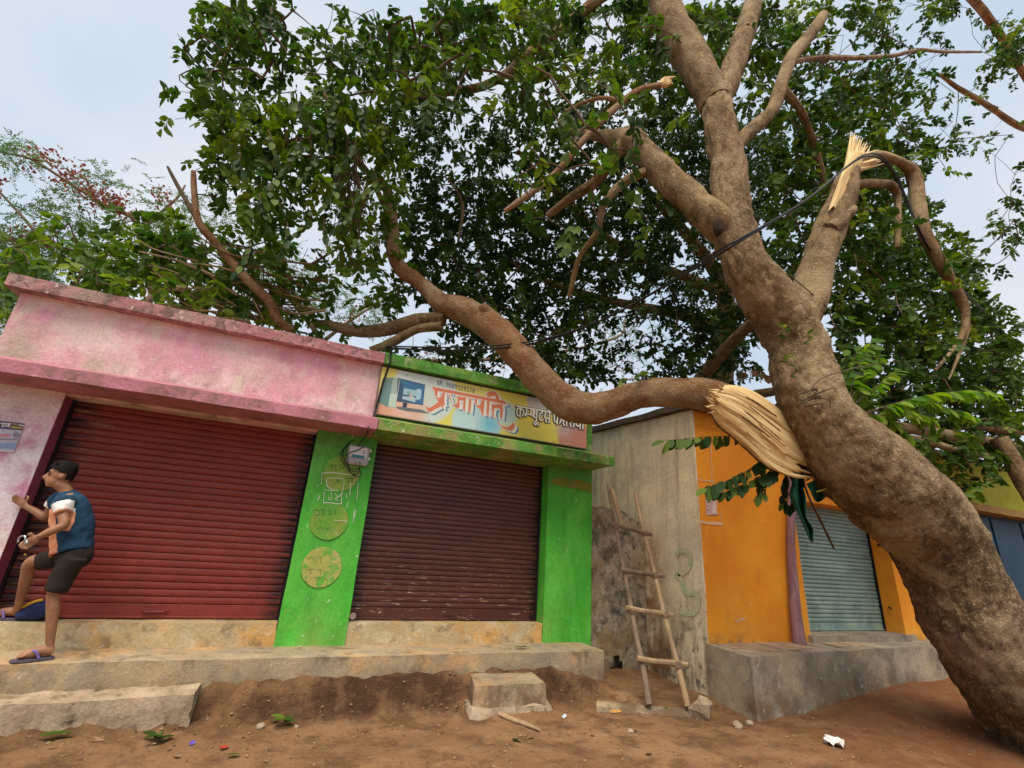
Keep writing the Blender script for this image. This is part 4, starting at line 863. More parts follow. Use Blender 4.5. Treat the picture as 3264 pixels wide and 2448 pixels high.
def foliage(key, par, mats, leafL):
    global LEAFN
    out = {0: [], 1: [], 2: []}
    cl = clus[key]
    for mk in (0, 1, 2):
        cc = [c for c in cl if c[1] == mk]
        if not cc: continue
        Cs = []; Dr = []; T = []; Ln = []
        for p, _, dn, lay in cc:
            dist = depth(p); side = CELL*dist/FPX
            cover = dn
            nl = cover*side*side/(leafL*leafL*.52*.42); ns = nl/10.
            ns = int(ns)+(RNG.random() < ns-int(ns))
            if ns == 0: ns = 1
            base = np.clip(.42+RNG.normal(0, .25), 0, 1)
            rd = (p-[0, 0, CAMH])/np.linalg.norm(p-[0, 0, CAMH]); gq = RNG.normal(0, 1, (ns, 3))*[.32*side, .32*side, .55*side]; off = gq[:, :1]*CR+gq[:, 1:2]*CU+gq[:, 2:]*rd
            dr = unit(off+RNG.normal(0, .25, (ns, 3))*.6+[0, -.03, -.10])
            ln = RNG.uniform(.18, .34, ns); Cs.append(p+off-dr*ln[:, None]*.62); Dr.append(dr); T.append(np.full(ns, base)+RNG.normal(0, .09, ns)); Ln.append(ln)
        Cs = np.concatenate(Cs); Dr = np.concatenate(Dr); T = np.concatenate(T); Ln = np.concatenate(Ln)
        A = sprays(Cs, Dr, Ln, 11, leafL, .56, T)
        # keep the roofs free
        P = A[0]; bad = ((P[:, 1] > 5.55) & (P[:, 0] < 4.0) & (P[:, 2] < 3.74)) | ((P[:, 1] > 4.5) & (P[:, 0] > 4.6) & (P[:, 2] < 3.72))
        A = [x[~bad] for x in A]; LEAFN += len(A[0])
        leaf_part(par, 'foliage', [leaves(*A)], MT[mats[mk]])
for key, mats, ll in (('M', ('leaflight', 'leaf', 'leafdark'), .145), ('F', ('leaflight', 'leaf', 'leafdark'), .145), ('B', ('leaflight', 'leaf', 'leafdark'), .14), ('R', ('leaflight', 'leaf', 'leafdark'), .15)):
    grow(key, MT['twig'], roots_c[key]); foliage(key, roots_c[key], mats, ll)
print('LEAVES', LEAFN)
from mathutils.geometry import tessellate_polygon
# ------------------------------------------------------------------ flame trees far behind
def frond_tree(name, label, base, limbs, tufts, flowers, Y):
    r = root(name, base, label, 'tree')
    tb = []
    for L in limbs:
        t, _ = limb(v2([(x, y, Y+dy, w) for x, y, dy, w in L]), 7, 5, .1, 2, L[0][0]*.1); tb.append(t)
    p0 = at(limbs[0][0][0]*1.47559, limbs[0][0][1]*1.47559, Y+limbs[0][0][2])
    tb.append(tube([(base[0], base[1], 0), ((base[0]+p0[0])/2+.1, (base[1]+p0[1])/2, p0[2]*.55), tuple(p0)], [.22, .17, .09], 9, 4, .1, 2))
    for k, t in enumerate(tb): bark_part(r, 'trunk' if k == len(tb)-1 else 'limb', [t], MT['woodgrey'])
    C = []; D = []
    for x, y, sx, sy_, n in tufts:
        for _ in range(n):
            C.append(at((x+RNG.normal(0, sx))*1.47559, (y+RNG.normal(0, sy_))*1.47559, Y+RNG.uniform(-.8, .8))); D.append(RNG.normal(0, 1, 3)*[1, 1, .4]+[0, 0, -.1])
    A = sprays(np.array(C), np.array(D), RNG.uniform(.35, .7, len(C)), 24, .085, .30, RNG.uniform(.2, .9, len(C)), .25)
    leaf_part(r, 'foliage', [leaves(*A)], MT['fern'])
    P = []
    for x, y, sx, sy_, n in flowers:
        for _ in range(int(n*.6)): P.append(at((x+RNG.normal(0, sx))*1.47559, (y+RNG.normal(0, sy_))*1.47559, Y+RNG.uniform(-.7, .5)))
    P = np.array(P); n = len(P)
    leaf_part(r, 'blossom', [leaves(P, RNG.normal(0, 1, (n, 3)), RNG.normal(0, 1, (n, 3)), RNG.uniform(.06, .12, n), RNG.uniform(.05, .09, n), RNG.random(n))], MT['flower'])
frond_tree('flame_tree', 'feathery flame tree with red blossom branches against the sky, far left', (-6.5, 12.5, 0),
    [[(330, 640, 0, 9), (310, 540, 0, 7), (290, 475, 0, 5), (230, 445, 0, 4), (150, 395, 0, 3.5), (70, 345, 0, 2.5), (10, 330, 0, 2)], [(320, 600, 0, 6), (180, 590, 0, 5), (110, 540, 0, 4), (50, 470, 0, 3), (-10, 405, 0, 2.5)], [(160, 620, 0, 5), (200, 570, 0, 3), (330, 560, 0, 2)], [(300, 500, 0, 4), (380, 430, 0, 3), (400, 400, 0, 2)]],
    [(45, 335, 25, 14, 60), (30, 580, 40, 28, 420), (130, 470, 45, 30, 110), (160, 530, 40, 25, 90), (220, 400, 50, 20, 60), (20, 510, 30, 18, 50), (360, 440, 25, 20, 45), (470, 460, 30, 30, 60), (10, 650, 25, 30, 160), (330, 500, 30, 20, 60)],
    [(100, 345, 25, 12, 120), (150, 380, 22, 12, 160), (200, 415, 22, 12, 220), (240, 440, 22, 12, 260), (290, 470, 15, 8, 90), (40, 515, 30, 12, 190), (90, 525, 20, 8, 90), (350, 420, 14, 14, 90), (0, 400, 6, 10, 30), (60, 330, 20, 8, 60)], 13.)
frond_tree('flame_tree', 'pale feathery flame tree seen in the gaps above the pink and green roofs', (1.2, 14.5, 0),
    [[(700, 800, 0, 9), (690, 730, 0, 7), (640, 660, 0, 5), (590, 570, 0, 3)], [(695, 740, 0, 5), (760, 690, 0, 4), (840, 640, 0, 2)], [(700, 780, 0, 6), (900, 780, 0, 5), (1150, 770, 0, 4), (1330, 730, 0, 3), (1350, 690, 0, 2)]],
    [(610, 590, 45, 35, 170), (700, 640, 45, 30, 130), (790, 680, 40, 25, 110), (1340, 740, 40, 35, 150), (1230, 790, 50, 20, 90), (960, 780, 60, 20, 90), (560, 500, 25, 25, 40)],
    [(590, 565, 30, 25, 90), (640, 600, 30, 25, 80), (700, 570, 12, 25, 60), (780, 680, 30, 12, 80), (620, 650, 30, 20, 70), (1350, 780, 35, 22, 200), (1290, 720, 12, 20, 60), (940, 770, 30, 12, 70), (1080, 790, 40, 10, 60)], 15.)

# ------------------------------------------------------------------ leafy twigs whose leaves can be told apart
def leaf_shape(name, mat, tint):
    P = np.zeros((1, 3)); n = 9; V = [(0, 0, 0)]; F = []
    for i in range(1, n):
        t = i/(n-1)
        w = .27*math.sin(math.pi*min(1, t*.97+.03))**.75 if i < n-1 else 0.0
        z = -.10*t*t; V += [(t, w, z+.10*w*2), (t, 0, z), (t, -w, z+.10*w*2)]
    for i in range(n-2):
        a = 1+3*i; b = a+3; F += [(a, b, b+1, a+1), (a+1, b+1, b+2, a+2)]
    F += [(0, 1, 2), (0, 2, 3)]
    me = mesh(name, V, F, mat, True); a_ = me.attributes.new('tint', 'FLOAT', 'POINT'); a_.data.foreach_set('value', [tint]*len(V)); return me
def leaf_set(mat): return [leaf_shape('leaf', mat, t) for t in (.12, .3, .5, .72, .95)]
LS_dark, LS_light, LS_fresh = leaf_set(MT['leafdark']), leaf_set(MT['leaf']), leaf_set(MT['leaflight'])
MT['leafyellow'] = leaf_mat('leaf_young_yellow_green', (.06, .15, .02), (.13, .24, .025), (.24, .34, .04), .4)
LS_yel = leaf_set(MT['leafyellow'])
def place_leaf(parent, pos, direction, normal, L, ls):
    D = np.array(direction, float); D /= np.linalg.norm(D); N = np.array(normal, float); S = np.cross(N, D); S /= np.linalg.norm(S)+1e-9; N = np.cross(D, S)
    o = link('leaf', random.choice(ls), parent); b = base_of(parent); p = np.array(pos)-b
    o.matrix_local = Matrix(((D[0]*L, S[0]*L, N[0]*L, p[0]), (D[1]*L, S[1]*L, N[1]*L, p[1]), (D[2]*L, S[2]*L, N[2]*L, p[2]), (0, 0, 0, 1)))
def leafy(name, label, stems, ls, L, gap, cat='twig', droop=.9, group=None, start=.15, rad=.006):
    P0 = stems[0][0]; r = root(name, P0, label, cat, group)
    for S in stems:
        C = catmull(S, 8); part(r, 'stem', vf(tube(C, np.linspace(rad, rad*.4, len(C)), 5)), MT['twig'])
        s = np.concatenate([[0], np.cumsum(np.linalg.norm(np.diff(C, axis=0), axis=1))]); tot = s[-1]; x = tot*start; k = 0
        while x <= tot:
            p = np.array([np.interp(x, s, C[:, i]) for i in range(3)]); q = np.array([np.interp(min(tot, x+.02), s, C[:, i]) for i in range(3)]); o_ = np.array([np.interp(max(0, x-.02), s, C[:, i]) for i in range(3)])
            t = q-o_; t /= np.linalg.norm(t)+1e-9; sd_ = np.cross(t, [0, 0, 1.0]); sd_ /= np.linalg.norm(sd_)+1e-9
            dr = t*.6+sd_*(1 if k % 2 else -1)*.55+np.array([0, 0, -droop])+RNG.normal(0, .22, 3)
            place_leaf(r, p, dr, np.array([0, -.7, .6])+RNG.normal(0, .4, 3), L*random.uniform(.7, 1.15), ls); x += gap*random.uniform(.7, 1.3); k += 1
        place_leaf(r, C[-1], t+[0, 0, -.2], [0, -.4, .9], L, ls)
    return r
V1 = lambda x, y, Y: at(x*1.47559, y*1.47559, Y)
leafy('leafy_twig', 'thin leafy twig reaching left below the torn branch, over the orange wall', [[V1(1672, 940, 3.35), V1(1600, 941, 3.4), V1(1520, 944, 3.45), V1(1435, 952, 3.5)]], LS_dark, .16, .055, droop=1.1)
leafy('leafy_twig', 'dark leafy spray drooping below the torn branch, its tip over the pink notice', [[V1(1680, 975, 3.3), V1(1640, 1000, 3.35), V1(1590, 1030, 3.4), V1(1525, 1055, 3.4)], [V1(1680, 980, 3.3), V1(1660, 1020, 3.35), V1(1610, 1045, 3.4), V1(1560, 1065, 3.42)]], LS_dark, .15, .045)
leafy('leafy_twig', 'dense dark leafy twigs bunched beside the green cloth', [[V1(1700, 980, 3.35), V1(1680, 1010, 3.4), V1(1650, 1040, 3.4), V1(1640, 1070, 3.4)], [V1(1700, 985, 3.35), V1(1700, 1030, 3.45), V1(1690, 1070, 3.5), V1(1700, 1095, 3.5)], [V1(1690, 975, 3.4), V1(1660, 985, 3.5), V1(1640, 1010, 3.5)], [V1(1720, 1000, 3.4), V1(1725, 1050, 3.5), V1(1712, 1090, 3.5)], [V1(1740, 1000, 3.5), V1(1760, 1030, 3.6), V1(1770, 1050, 3.6)]], LS_dark, .13, .028, start=.05)
leafy('fresh_shoot', 'upright fresh light green shoots behind the trunk, beside its right edge', [[V1(1835, 860, 3.35), V1(1850, 800, 3.4), V1(1868, 765, 3.4), V1(1885, 738, 3.4)], [V1(1840, 860, 3.35), V1(1870, 800, 3.35), V1(1905, 770, 3.35)], [V1(1830, 855, 3.35), V1(1815, 810, 3.4), V1(1825, 770, 3.4)], [V1(1850, 870, 3.35), V1(1900, 830, 3.3), V1(1935, 800, 3.3)], [V1(1820, 850, 3.4), V1(1840, 790, 3.5), V1(1850, 760, 3.5)]], LS_yel, .17, .030, 'shoot', .7, rad=.008)
leafy('fresh_shoot', 'long light green shoot arching right beyond the trunk', [[V1(1850, 900, 3.3), V1(1920, 875, 3.2), V1(2000, 855, 3.15), V1(2080, 845, 3.1), V1(2150, 850, 3.1)], [V1(1900, 880, 3.2), V1(1960, 890, 3.2), V1(2010, 900, 3.2)], [V1(1870, 890, 3.3), V1(1930, 910, 3.3), V1(1960, 940, 3.3)], [V1(1980, 858, 3.15), V1(2040, 880, 3.15), V1(2100, 900, 3.15)]], LS_yel, .18, .030, 'shoot', .75, rad=.008)
leafy('leaf_sprig', 'small green sprig lying on top of the fallen branch', [[V1(1365, 824, 4.3), V1(1380, 812, 4.25), V1(1398, 808, 4.25)], [V1(1362, 822, 4.3), V1(1352, 818, 4.25), V1(1345, 824, 4.2)], [V1(1365, 822, 4.2), V1(1375, 812, 4.15)]], LS_fresh, .10, .025, 'sprig', .2)
leafy('leaf_sprig', 'pale yellow-green sprig in front of the yellow fascia, at the trunk edge', [[V1(2075, 1075, 3.1), V1(2095, 1062, 3.1), V1(2112, 1052, 3.1)], [V1(2075, 1075, 3.1), V1(2085, 1072, 3.05), V1(2100, 1075, 3.05)]], LS_fresh, .10, .03, 'sprig', .1)
for px, py, lab in ((1690, 712, 'bluish green sapling leaves sprouting high on the trunk bark'), (1745, 730, 'small sapling leaves sprouting on the trunk, right of the bluish ones'), (1692, 770, 'tiny sapling leaves low on the trunk bark below the bluish ones'), (1716, 800, 'lowest sapling leaves on the trunk bark, above the aerial roots')):
    c = V1(px, py, 2.64)
    leafy('sapling', lab, [[c+[0, .06, -.05], c+[.01, -.01, 0], c+[-.03, -.02, .02]], [c+[0, .06, -.05], c+[.05, -.02, .01]]], LS_light, .075, .05, 'sapling', .4, rad=.004)
leafy('leafy_twig', 'broad leaf sprays hanging at the front of the fallen crown', [[V1(a, b, 5.4), V1(a+random.uniform(-20, 20), b+30, 5.35), V1(a+random.uniform(-40, 40), b+65, 5.35)] for a, b in ((650, 210), (700, 230), (740, 200), (790, 220), (640, 300), (690, 320), (730, 380), (770, 300), (800, 360), (830, 260), (600, 380), (660, 440), (560, 420), (620, 480), (700, 470), (520, 330), (580, 280), (540, 520), (730, 250), (760, 430))], LS_dark, .14, .05, droop=.8)
dry = leaf_set(MT['deadleaf'])
leafy('dry_leaves', 'bunch of dry brown leaves hanging left of the trunk', [[V1(1590, 790, 3.6), V1(1600, 800, 3.6), V1(1640, 800, 3.55), V1(1655, 810, 3.5)]], dry, .12, .025, 'leaves', 1.6, rad=.004)

# ------------------------------------------------------------------ sign board
SY = 5.735
sg = root('shop_sign', (2.18, SY, 2.95), 'long printed shop sign with orange Hindi lettering and a computer picture', 'sign')
x0, x1, z0, z1 = .660, 3.695, 2.952, 3.562
d = Nd('sign_print'); P = d.pos()
def circ(c, r, soft=.03):
    v = d.new('ShaderNodeVectorMath', operation='DISTANCE'); m = d.vec(P, (1, 0, 1)); d.l.new(m, v.inputs[0]); v.inputs[1].default_value = (c[0], 0, c[2]); return d.rng(v.outputs['Value'], r+soft, r-soft)
c = d.mix(.0, (.72, .62, .12), (.72, .62, .12))
Z1 = lambda x, y: at(1340+x*.14919, 1200+y*.14919, SY); Z2 = lambda x, y: at(1630+x*.11302, 1270+y*.11302, SY); Z3 = lambda x, y: at(1190+x*.10246, 1160+y*.10246, SY)
for cc, r, col, so in ((Z1(100, 320), .42, (.58, .66, .62), .02), (Z1(1200, 1000), .34, (.48, .66, .68), .02), (Z1(1480, 1020), .12, (.16, .48, .66), .10), (Z3(300, 1700), .42, (.70, .34, .20), .14), (Z3(1100, 1500), .20, (.72, .44, .36), .10), (Z2(820, 100), .22, (.46, .42, .40), .02), (Z2(1850, 1250), .31, (.55, .22, .16), .03), (Z2(1500, 900), .12, (.50, .36, .34), .08), (Z1(1850, 800), .16, (.48, .66, .62), .04)):
    c = d.mix(circ(cc, r, so), c, col)
c = d.mix(d.rng(d.noise(d.vec(), 6, 5, .6), .5, .75, 0, .18), c, (.45, .40, .30))
d.l.new(c, d.b.inputs['Base Color']); d.b.inputs['Roughness'].default_value = .35; d.b.inputs['Specular IOR Level'].default_value = .4; MT['signp'] = d.m
part(sg, 'panel', box(x0, x1, SY, SY+.03, z0, z1, .002), MT['signp'])
fm = flat('sign_frame', (.16, .13, .11), .6)
part(sg, 'frame', join(box(x0-.006, x1+.006, SY-.004, SY+.032, z0-.014, z0-.001, .002), box(x0-.006, x1+.006, SY-.004, SY+.032, z1+.001, z1+.012, .002), box(x0-.014, x0-.001, SY-.004, SY+.032, z0-.012, z1+.012, .002)), fm)
LAY = [0.0]
def poly(Zf, pts, off, mat, name, shift=(0, 0), parent=None):
    LAY[0] += 1; off = .0006+LAY[0]*.00005; V = []
    for x, y in pts:
        p = Zf(x+shift[0], y+shift[1]); V.append((p[0], SY-off, p[2]))
    return V, [tuple(t) for t in tessellate_polygon([[Vector((x, y, 0)) for x, y in pts]])]
def stroke(Zf, pts, w, off, shift=(0, 0), sm=3, Y=None):
    Q = [np.array([x+shift[0], y+shift[1], 0.]) for x, y in pts]; Q = catmull(Q, sm) if len(Q) > 2 and sm > 1 else np.array(Q); V = []; F = []
    Y = SY if Y is None else Y
    for i, p in enumerate(Q):
        a = Q[max(0, i-1)]; b = Q[min(len(Q)-1, i+1)]; t = (b-a)/(np.linalg.norm(b-a)+1e-9); n = np.array([-t[1], t[0], 0])*w/2
        e = t*w*.25*(-1 if i == 0 else 1 if i == len(Q)-1 else 0)
        for s in (1, -1):
            q = Zf(*(p+n*s+e)[:2]); V.append((q[0], Y-off, q[2]))
        if i: F.append((2*i-2, 2*i-1, 2*i+1, 2*i))
    return V, F
NAME = [
 [(240, 215), (700, 305), (1200, 405), (1795, 520), (1842, 600), (1700, 575), (1200, 470), (700, 370), (500, 335), (282, 296)],
 [(300, 298), (370, 310), (352, 440), (375, 462), (440, 440), (472, 340), (525, 348), (515, 430), (512, 560), (532, 602), (490, 600), (486, 690), (442, 632), (330, 692), (230, 752), (168, 756), (128, 700), (92, 568), (150, 662), (200, 668), (290, 612), (384, 540), (340, 462), (305, 380)],
 [(770, 424), (935, 445), (930, 512), (822, 510), (842, 600), (830, 662), (782, 674), (722, 645), (688, 600), (750, 596), (790, 560), (792, 470)],
 [(912, 440), (972, 442), (962, 600), (946, 755), (903, 690), (915, 560)],
 [(600, 388), (628, 402), (668, 545), (640, 512)],
 [(1030, 468), (1087, 480), (1080, 620), (1060, 785), (1018, 720), (1028, 600)],
 [(1158, 470), (1212, 480), (1200, 602), (1216, 624), (1272, 602), (1312, 500), (1368, 512), (1352, 700), (1336, 845), (1288, 762), (1282, 702), (1200, 645), (1165, 560)],
 [(1420, 520), (1478, 532), (1466, 700), (1450, 855), (1408, 790), (1420, 640)],
 [(1515, 600), (1752, 590), (1760, 700), (1736, 915), (1696, 860), (1700, 692), (1610, 670), (1566, 702), (1560, 800), (1592, 905), (1545, 850), (1520, 730)],
 [(1640, 975), (1750, 1058), (1850, 1080), (1920, 1052), (1968, 978), (2016, 1040), (2002, 1110), (1950, 1162), (1850, 1152), (1745, 1095)],
 [(1400, 362), (1500, 320), (1600, 332), (1662, 402), (1692, 505), (1620, 492), (1604, 445), (1590, 412), (1500, 432), (1430, 445)]]
m_or = flat('sign_orange', (.66, .20, .11), .4); m_wh = flat('sign_white', (.78, .74, .68), .4); m_bl = flat('sign_blue', (.10, .24, .42), .4); m_gy = flat('sign_grey', (.80, .77, .70), .4); m_dk = flat('sign_dark', (.03, .025, .03), .4); m_in = flat('sign_ink', (.10, .10, .17), .4); m_pk = flat('sign_pink_ink', (.66, .33, .26), .4)
shp = join(*[poly(Z1, q, 0, m_bl, '', sf) for sf in ((88, 70), (76, 60)) for q in NAME])
edp = join(*[poly(Z1, q, 0, m_wh, '', sf) for sf in ((56, 44), (40, 30), (22, 16), (-12, 14), (-16, -8), (14, -12)) for q in NAME])
nm = part(sg, 'lettering', join(*[poly(Z1, q, 0, m_or, '') for q in NAME]), m_or, label='orange Hindi shop name')
part(nm, 'letter_edge', edp, m_wh); part(nm, 'letter_shadow', shp, m_bl); LAY[0] = 0
W2 = [[(130, 212), (600, 298), (1122, 392)], [(1180, 402), (1600, 488), (2062, 582)], [(250, 235), (246, 540)], [(240, 290), (185, 282), (157, 330), (157, 440), (188, 488), (238, 486)], [(252, 312), (318, 312), (343, 370), (335, 440), (308, 500)],
 [(428, 278), (424, 400), (396, 430), (388, 475), (420, 500)], [(420, 440), (470, 448), (530, 455)], [(560, 310), (548, 430), (585, 492), (640, 480), (655, 350)], [(620, 330), (612, 420), (650, 540), (700, 540)], [(716, 352), (704, 640)], [(704, 640), (652, 662), (642, 722), (688, 756), (698, 702), (738, 694), (758, 780)],
 [(862, 362), (858, 408), (800, 432), (786, 520), (802, 600), (848, 632), (888, 596)], [(960, 380), (952, 470), (926, 510), (978, 562), (958, 600), (992, 680)], [(980, 560), (1060, 566)], [(1076, 392), (1060, 690)], [(1064, 380), (1050, 310), (1078, 262), (1120, 268)],
 [(1212, 420), (1206, 610), (1240, 664), (1290, 630)], [(1302, 432), (1286, 732)], [(1310, 520), (1368, 512), (1394, 570), (1382, 650), (1352, 702)], [(1474, 470), (1462, 550), (1428, 590), (1482, 640), (1452, 690), (1494, 772)], [(1564, 482), (1550, 782)], [(1548, 462), (1550, 404), (1622, 392), (1688, 440), (1722, 505)],
 [(1642, 512), (1632, 600), (1616, 634), (1672, 672), (1652, 724), (1684, 802)], [(1680, 662), (1755, 684)], [(1772, 532), (1750, 822)], [(1832, 560), (1852, 640), (1822, 692), (1832, 758), (1888, 780), (1932, 744)], [(1944, 572), (1930, 862)], [(2024, 582), (2010, 872)], [(2012, 432), (2008, 486)]]
w2 = part(sg, 'lettering', join(*[stroke(Z2, q, 40, .0046+.00004*k) for k, q in enumerate(W2)]), m_gy, label='grey Hindi lettering with dark outline')
part(w2, 'letter_edge', join(*[stroke(Z2, q, 86, .0022+.00004*k, (-6, 8)) for k, q in enumerate(W2)]), m_dk)
DG = {'9': [[(.75, .3), (.5, .5), (.2, .35), (.3, .05), (.65, .05), (.78, .35), (.6, .8), (.3, 1)]], '0': [[(.5, 0), (.2, .3), (.22, .75), (.5, 1), (.78, .7), (.76, .25), (.5, 0)]], '1': [[(.3, .15), (.55, 0), (.55, 1)], [(.3, 1), (.8, 1)]], '2': [[(.2, .25), (.45, 0), (.75, .25), (.5, .65), (.2, 1), (.8, 1)]], '7': [[(.2, 0), (.8, 0), (.45, 1)]], '8': [[(.5, .45), (.25, .25), (.5, 0), (.75, .25), (.5, .45), (.2, .75), (.5, 1), (.8, .75), (.5, .45)]]}
ph = []; k = 0
for i, ch in enumerate('9009129178'):
    ox, oy = 545+62*i, 128+13.3*i
    for s in DG[ch]: ph.append(stroke(Z1, [(ox+58*a, oy+96*b+10*a) for a, b in s], 11, .0034+.00003*k, sm=2)); k += 1
for s in ([(345, 95), (490, 122)], [(375, 100), (370, 180)], [(368, 150), (420, 160), (430, 110)], [(425, 110), (415, 190)], [(465, 116), (455, 195)], [(440, 112), (430, 80), (415, 72)], [(500, 203), (516, 205)]): ph.append(stroke(Z1, s, 12, .0034+.00003*k)); k += 1
part(sg, 'phone_number', join(*ph), m_in)
sm_ = []
for s in ([(1640, 1015), (1830, 1050)], [(1680, 1025), (1672, 1085)], [(1655, 1060), (1690, 1060)], [(1725, 1035), (1718, 1095)], [(1700, 1070), (1735, 1068)], [(1770, 1040), (1765, 1095)], [(1800, 1045), (1795, 1102)], [(1395, 1105), (1690, 1160)], [(1420, 1115), (1412, 1175)], [(1470, 1120), (1462, 1180)], [(1440, 1150), (1500, 1165)], [(1530, 1130), (1522, 1190)], [(1580, 1140), (1560, 1190), (1600, 1200)], [(1640, 1150), (1632, 1215)], [(1610, 1180), (1665, 1190)], [(1730, 1180), (2060, 1245)], [(1770, 1190), (1762, 1265)], [(1740, 1230), (1785, 1235)], [(1830, 1200), (1815, 1260), (1850, 1270)], [(1890, 1212), (1880, 1282)], [(1935, 1220), (1928, 1290)], [(1905, 1250), (1945, 1255)], [(1985, 1230), (1978, 1300)], [(2040, 1240), (2032, 1310)], [(2000, 1275), (2045, 1282)], [(1975, 1225), (1990, 1180), (2030, 1200), (2045, 1240)]):
    sm_.append(stroke(Z2, s, 13, .0034+.00003*k)); k += 1
part(sg, 'small_print', join(*sm_), m_pk)
# the printed computer
PC = [(((280, 450), (620, 415), (820, 465), (700, 1370), (450, 1345), (140, 1200)), (.16, .27, .26)), (((620, 415), (820, 465), (700, 1370), (450, 1345)), (.34, .44, .40)), (((525, 915), (745, 935), (690, 1350), (470, 1330)), (.50, .60, .52)),
 (((760, 430), (1612, 640), (1545, 1285), (720, 1165)), (.05, .10, .17)), (((850, 480), (1590, 665), (1530, 1255), (1130, 1190)), (.055, .17, .32)), (((1340, 790), (1450, 770), (1500, 830), (1475, 1080), (1400, 1125), (1320, 1100)), (.36, .56, .66)),
 (((950, 755), (1355, 830), (1330, 1005), (925, 945)), (.34, .52, .58)), (((1060, 850), (1150, 865), (1140, 975), (1050, 960)), (.20, .42, .36)), (((905, 995), (1330, 1060), (1300, 1195), (900, 1090)), (.40, .52, .62)), (((1140, 900), (1200, 910), (1180, 1060), (1120, 1050)), (.60, .46, .36)), (((1200, 1005), (1255, 1012), (1245, 1100), (1190, 1090)), (.56, .62, .42)),
 (((930, 1200), (1060, 1220), (1030, 1370), (900, 1340)), (.045, .05, .08)), (((700, 1330), (900, 1340), (1500, 1425), (1750, 1540), (1550, 1525), (1050, 1470), (770, 1405)), (.14, .15, .18)), (((820, 465), (835, 470), (720, 1165), (702, 1165)), (.55, .62, .58))]
pcp = part(sg, 'computer_picture', poly(Z3, PC[0][0], .0012, None, ''), flat('print_0', PC[0][1], .4))
for i, (q, col) in enumerate(PC[1:]): part(pcp, 'printed_area', poly(Z3, q, .0014+.0002*i, None, ''), flat('print_%d' % (i+1), col, .4))
part(sg, 'emblem', join(*[stroke(Z3, [(1800+70*math.cos(a/8*6.283), 510+80*math.sin(a/8*6.283)) for a in range(9)], 22, .002)]), flat('faint_print', (.62, .52, .44), .5))
for px, py in ((1190+150*.10246, 1160+1485*.10246), (1340+185*.14919, 1200+930*.14919), (1340+1190*.14919, 1200+1110*.14919), (1630+360*.113, 1270+1070*.113), (1630+1200*.113, 1270+1215*.113), (1190+1060*.10246, 1160+340*.10246), (1340+1300*.14919, 1200+232*.14919)):
    p = at(px, py, SY); part(sg, 'nail', vf(tube([p+[0, 0, 0], p+[0, -.008, 0]], [.006, .005], 7)), MT['dark'])

# ------------------------------------------------------------------ faded painted advertisements on the green pillar
PF = FY-.0135
yd = M('faded_yellow_paint', (.42, .40, .10), [((.08, .40, .04), 8, .54, .58, .9), ((.30, .40, .08), 3, .42, .66, .7), ((.52, .46, .18), 5, .5, .7, .7), ((.10, .40, .04), 17, .58, .62, .8)], .7, (22, .2))
yd2 = M('overpainted_yellow_disc', (.22, .37, .05), [((.08, .40, .04), 3, .44, .60, .8), ((.38, .37, .09), 4, .52, .66, .8)], .6, (22, .2))
def disc(cx, cz, r, mat, seed):
    V = [(cx, PF, cz)]+[(cx+r*(1+.02*math.sin(5*a+seed))*math.cos(a), PF, cz+r*math.sin(a)) for a in np.linspace(0, 2*math.pi, 40, endpoint=False)]
    return part(gr, 'painted_disc', (V, [(0, 1+i, 1+(i+1) % 40) for i in range(40)]), mat)
def pw(px, py): return at(px, py, FY)
Zp = lambda x, y: at(980+x*.21700, 1400+y*.21700, FY); Zq = lambda x, y: at(900+x*.42169, 1400+y*.42169, FY)
e1, e2, e3 = Zp(500, 500), Zp(320, 1200), Zq(296, 965)
ink = flat('faded_dark_lettering', (.075, .20, .04), .7); ink2 = flat('faint_lettering', (.20, .24, .06), .7); wsc = flat('white_scrapes', (.62, .70, .50), .8)
D1 = disc(e1[0], e1[2], .20, yd2, 1); D2 = disc(e2[0], e2[2], .20, yd2, 2); D3 = disc(e3[0], e3[2], .205, yd, 3)
def letters(par, Zf, L, w, mat, name='lettering', o0=.0015):
    part(par, name, join(*[stroke(Zf, q, w, o0+.00006*k, Y=PF) for k, q in enumerate(L)]), mat, kind='stuff')
letters(D1, Zp, [[(335, 390), (400, 385)], [(360, 390), (362, 450)], [(410, 395), (405, 450), (450, 440)], [(480, 390), (480, 450)], [(520, 395), (520, 440)], [(560, 580), (680, 575)], [(580, 580), (590, 640)], [(590, 615), (630, 640), (640, 580)], [(655, 580), (660, 640)], [(430, 590), (440, 640), (470, 600)]], 13, ink)
letters(D2, Zp, [[(110, 1050), (160, 1040), (180, 1090), (150, 1120), (110, 1110)], [(190, 1040), (260, 1035)], [(215, 1040), (220, 1120)], [(245, 1040), (250, 1120)], [(290, 1060), (330, 1040), (350, 1090), (310, 1110)], [(400, 1030), (410, 1110)], [(150, 1320), (200, 1290), (220, 1330)], [(260, 1300), (300, 1320), (330, 1290)]], 14, ink)
letters(D3, Zq, [[(190, 905), (230, 890), (235, 930)], [(250, 890), (255, 935)], [(270, 895), (300, 890)], [(285, 892), (288, 930)], [(180, 985), (240, 980)], [(210, 985), (215, 1020)], [(255, 990), (290, 985), (285, 1020)], [(240, 1045), (300, 1050)], [(260, 1050), (262, 1075)], [(310, 1045), (340, 1060)]], 7, ink2)
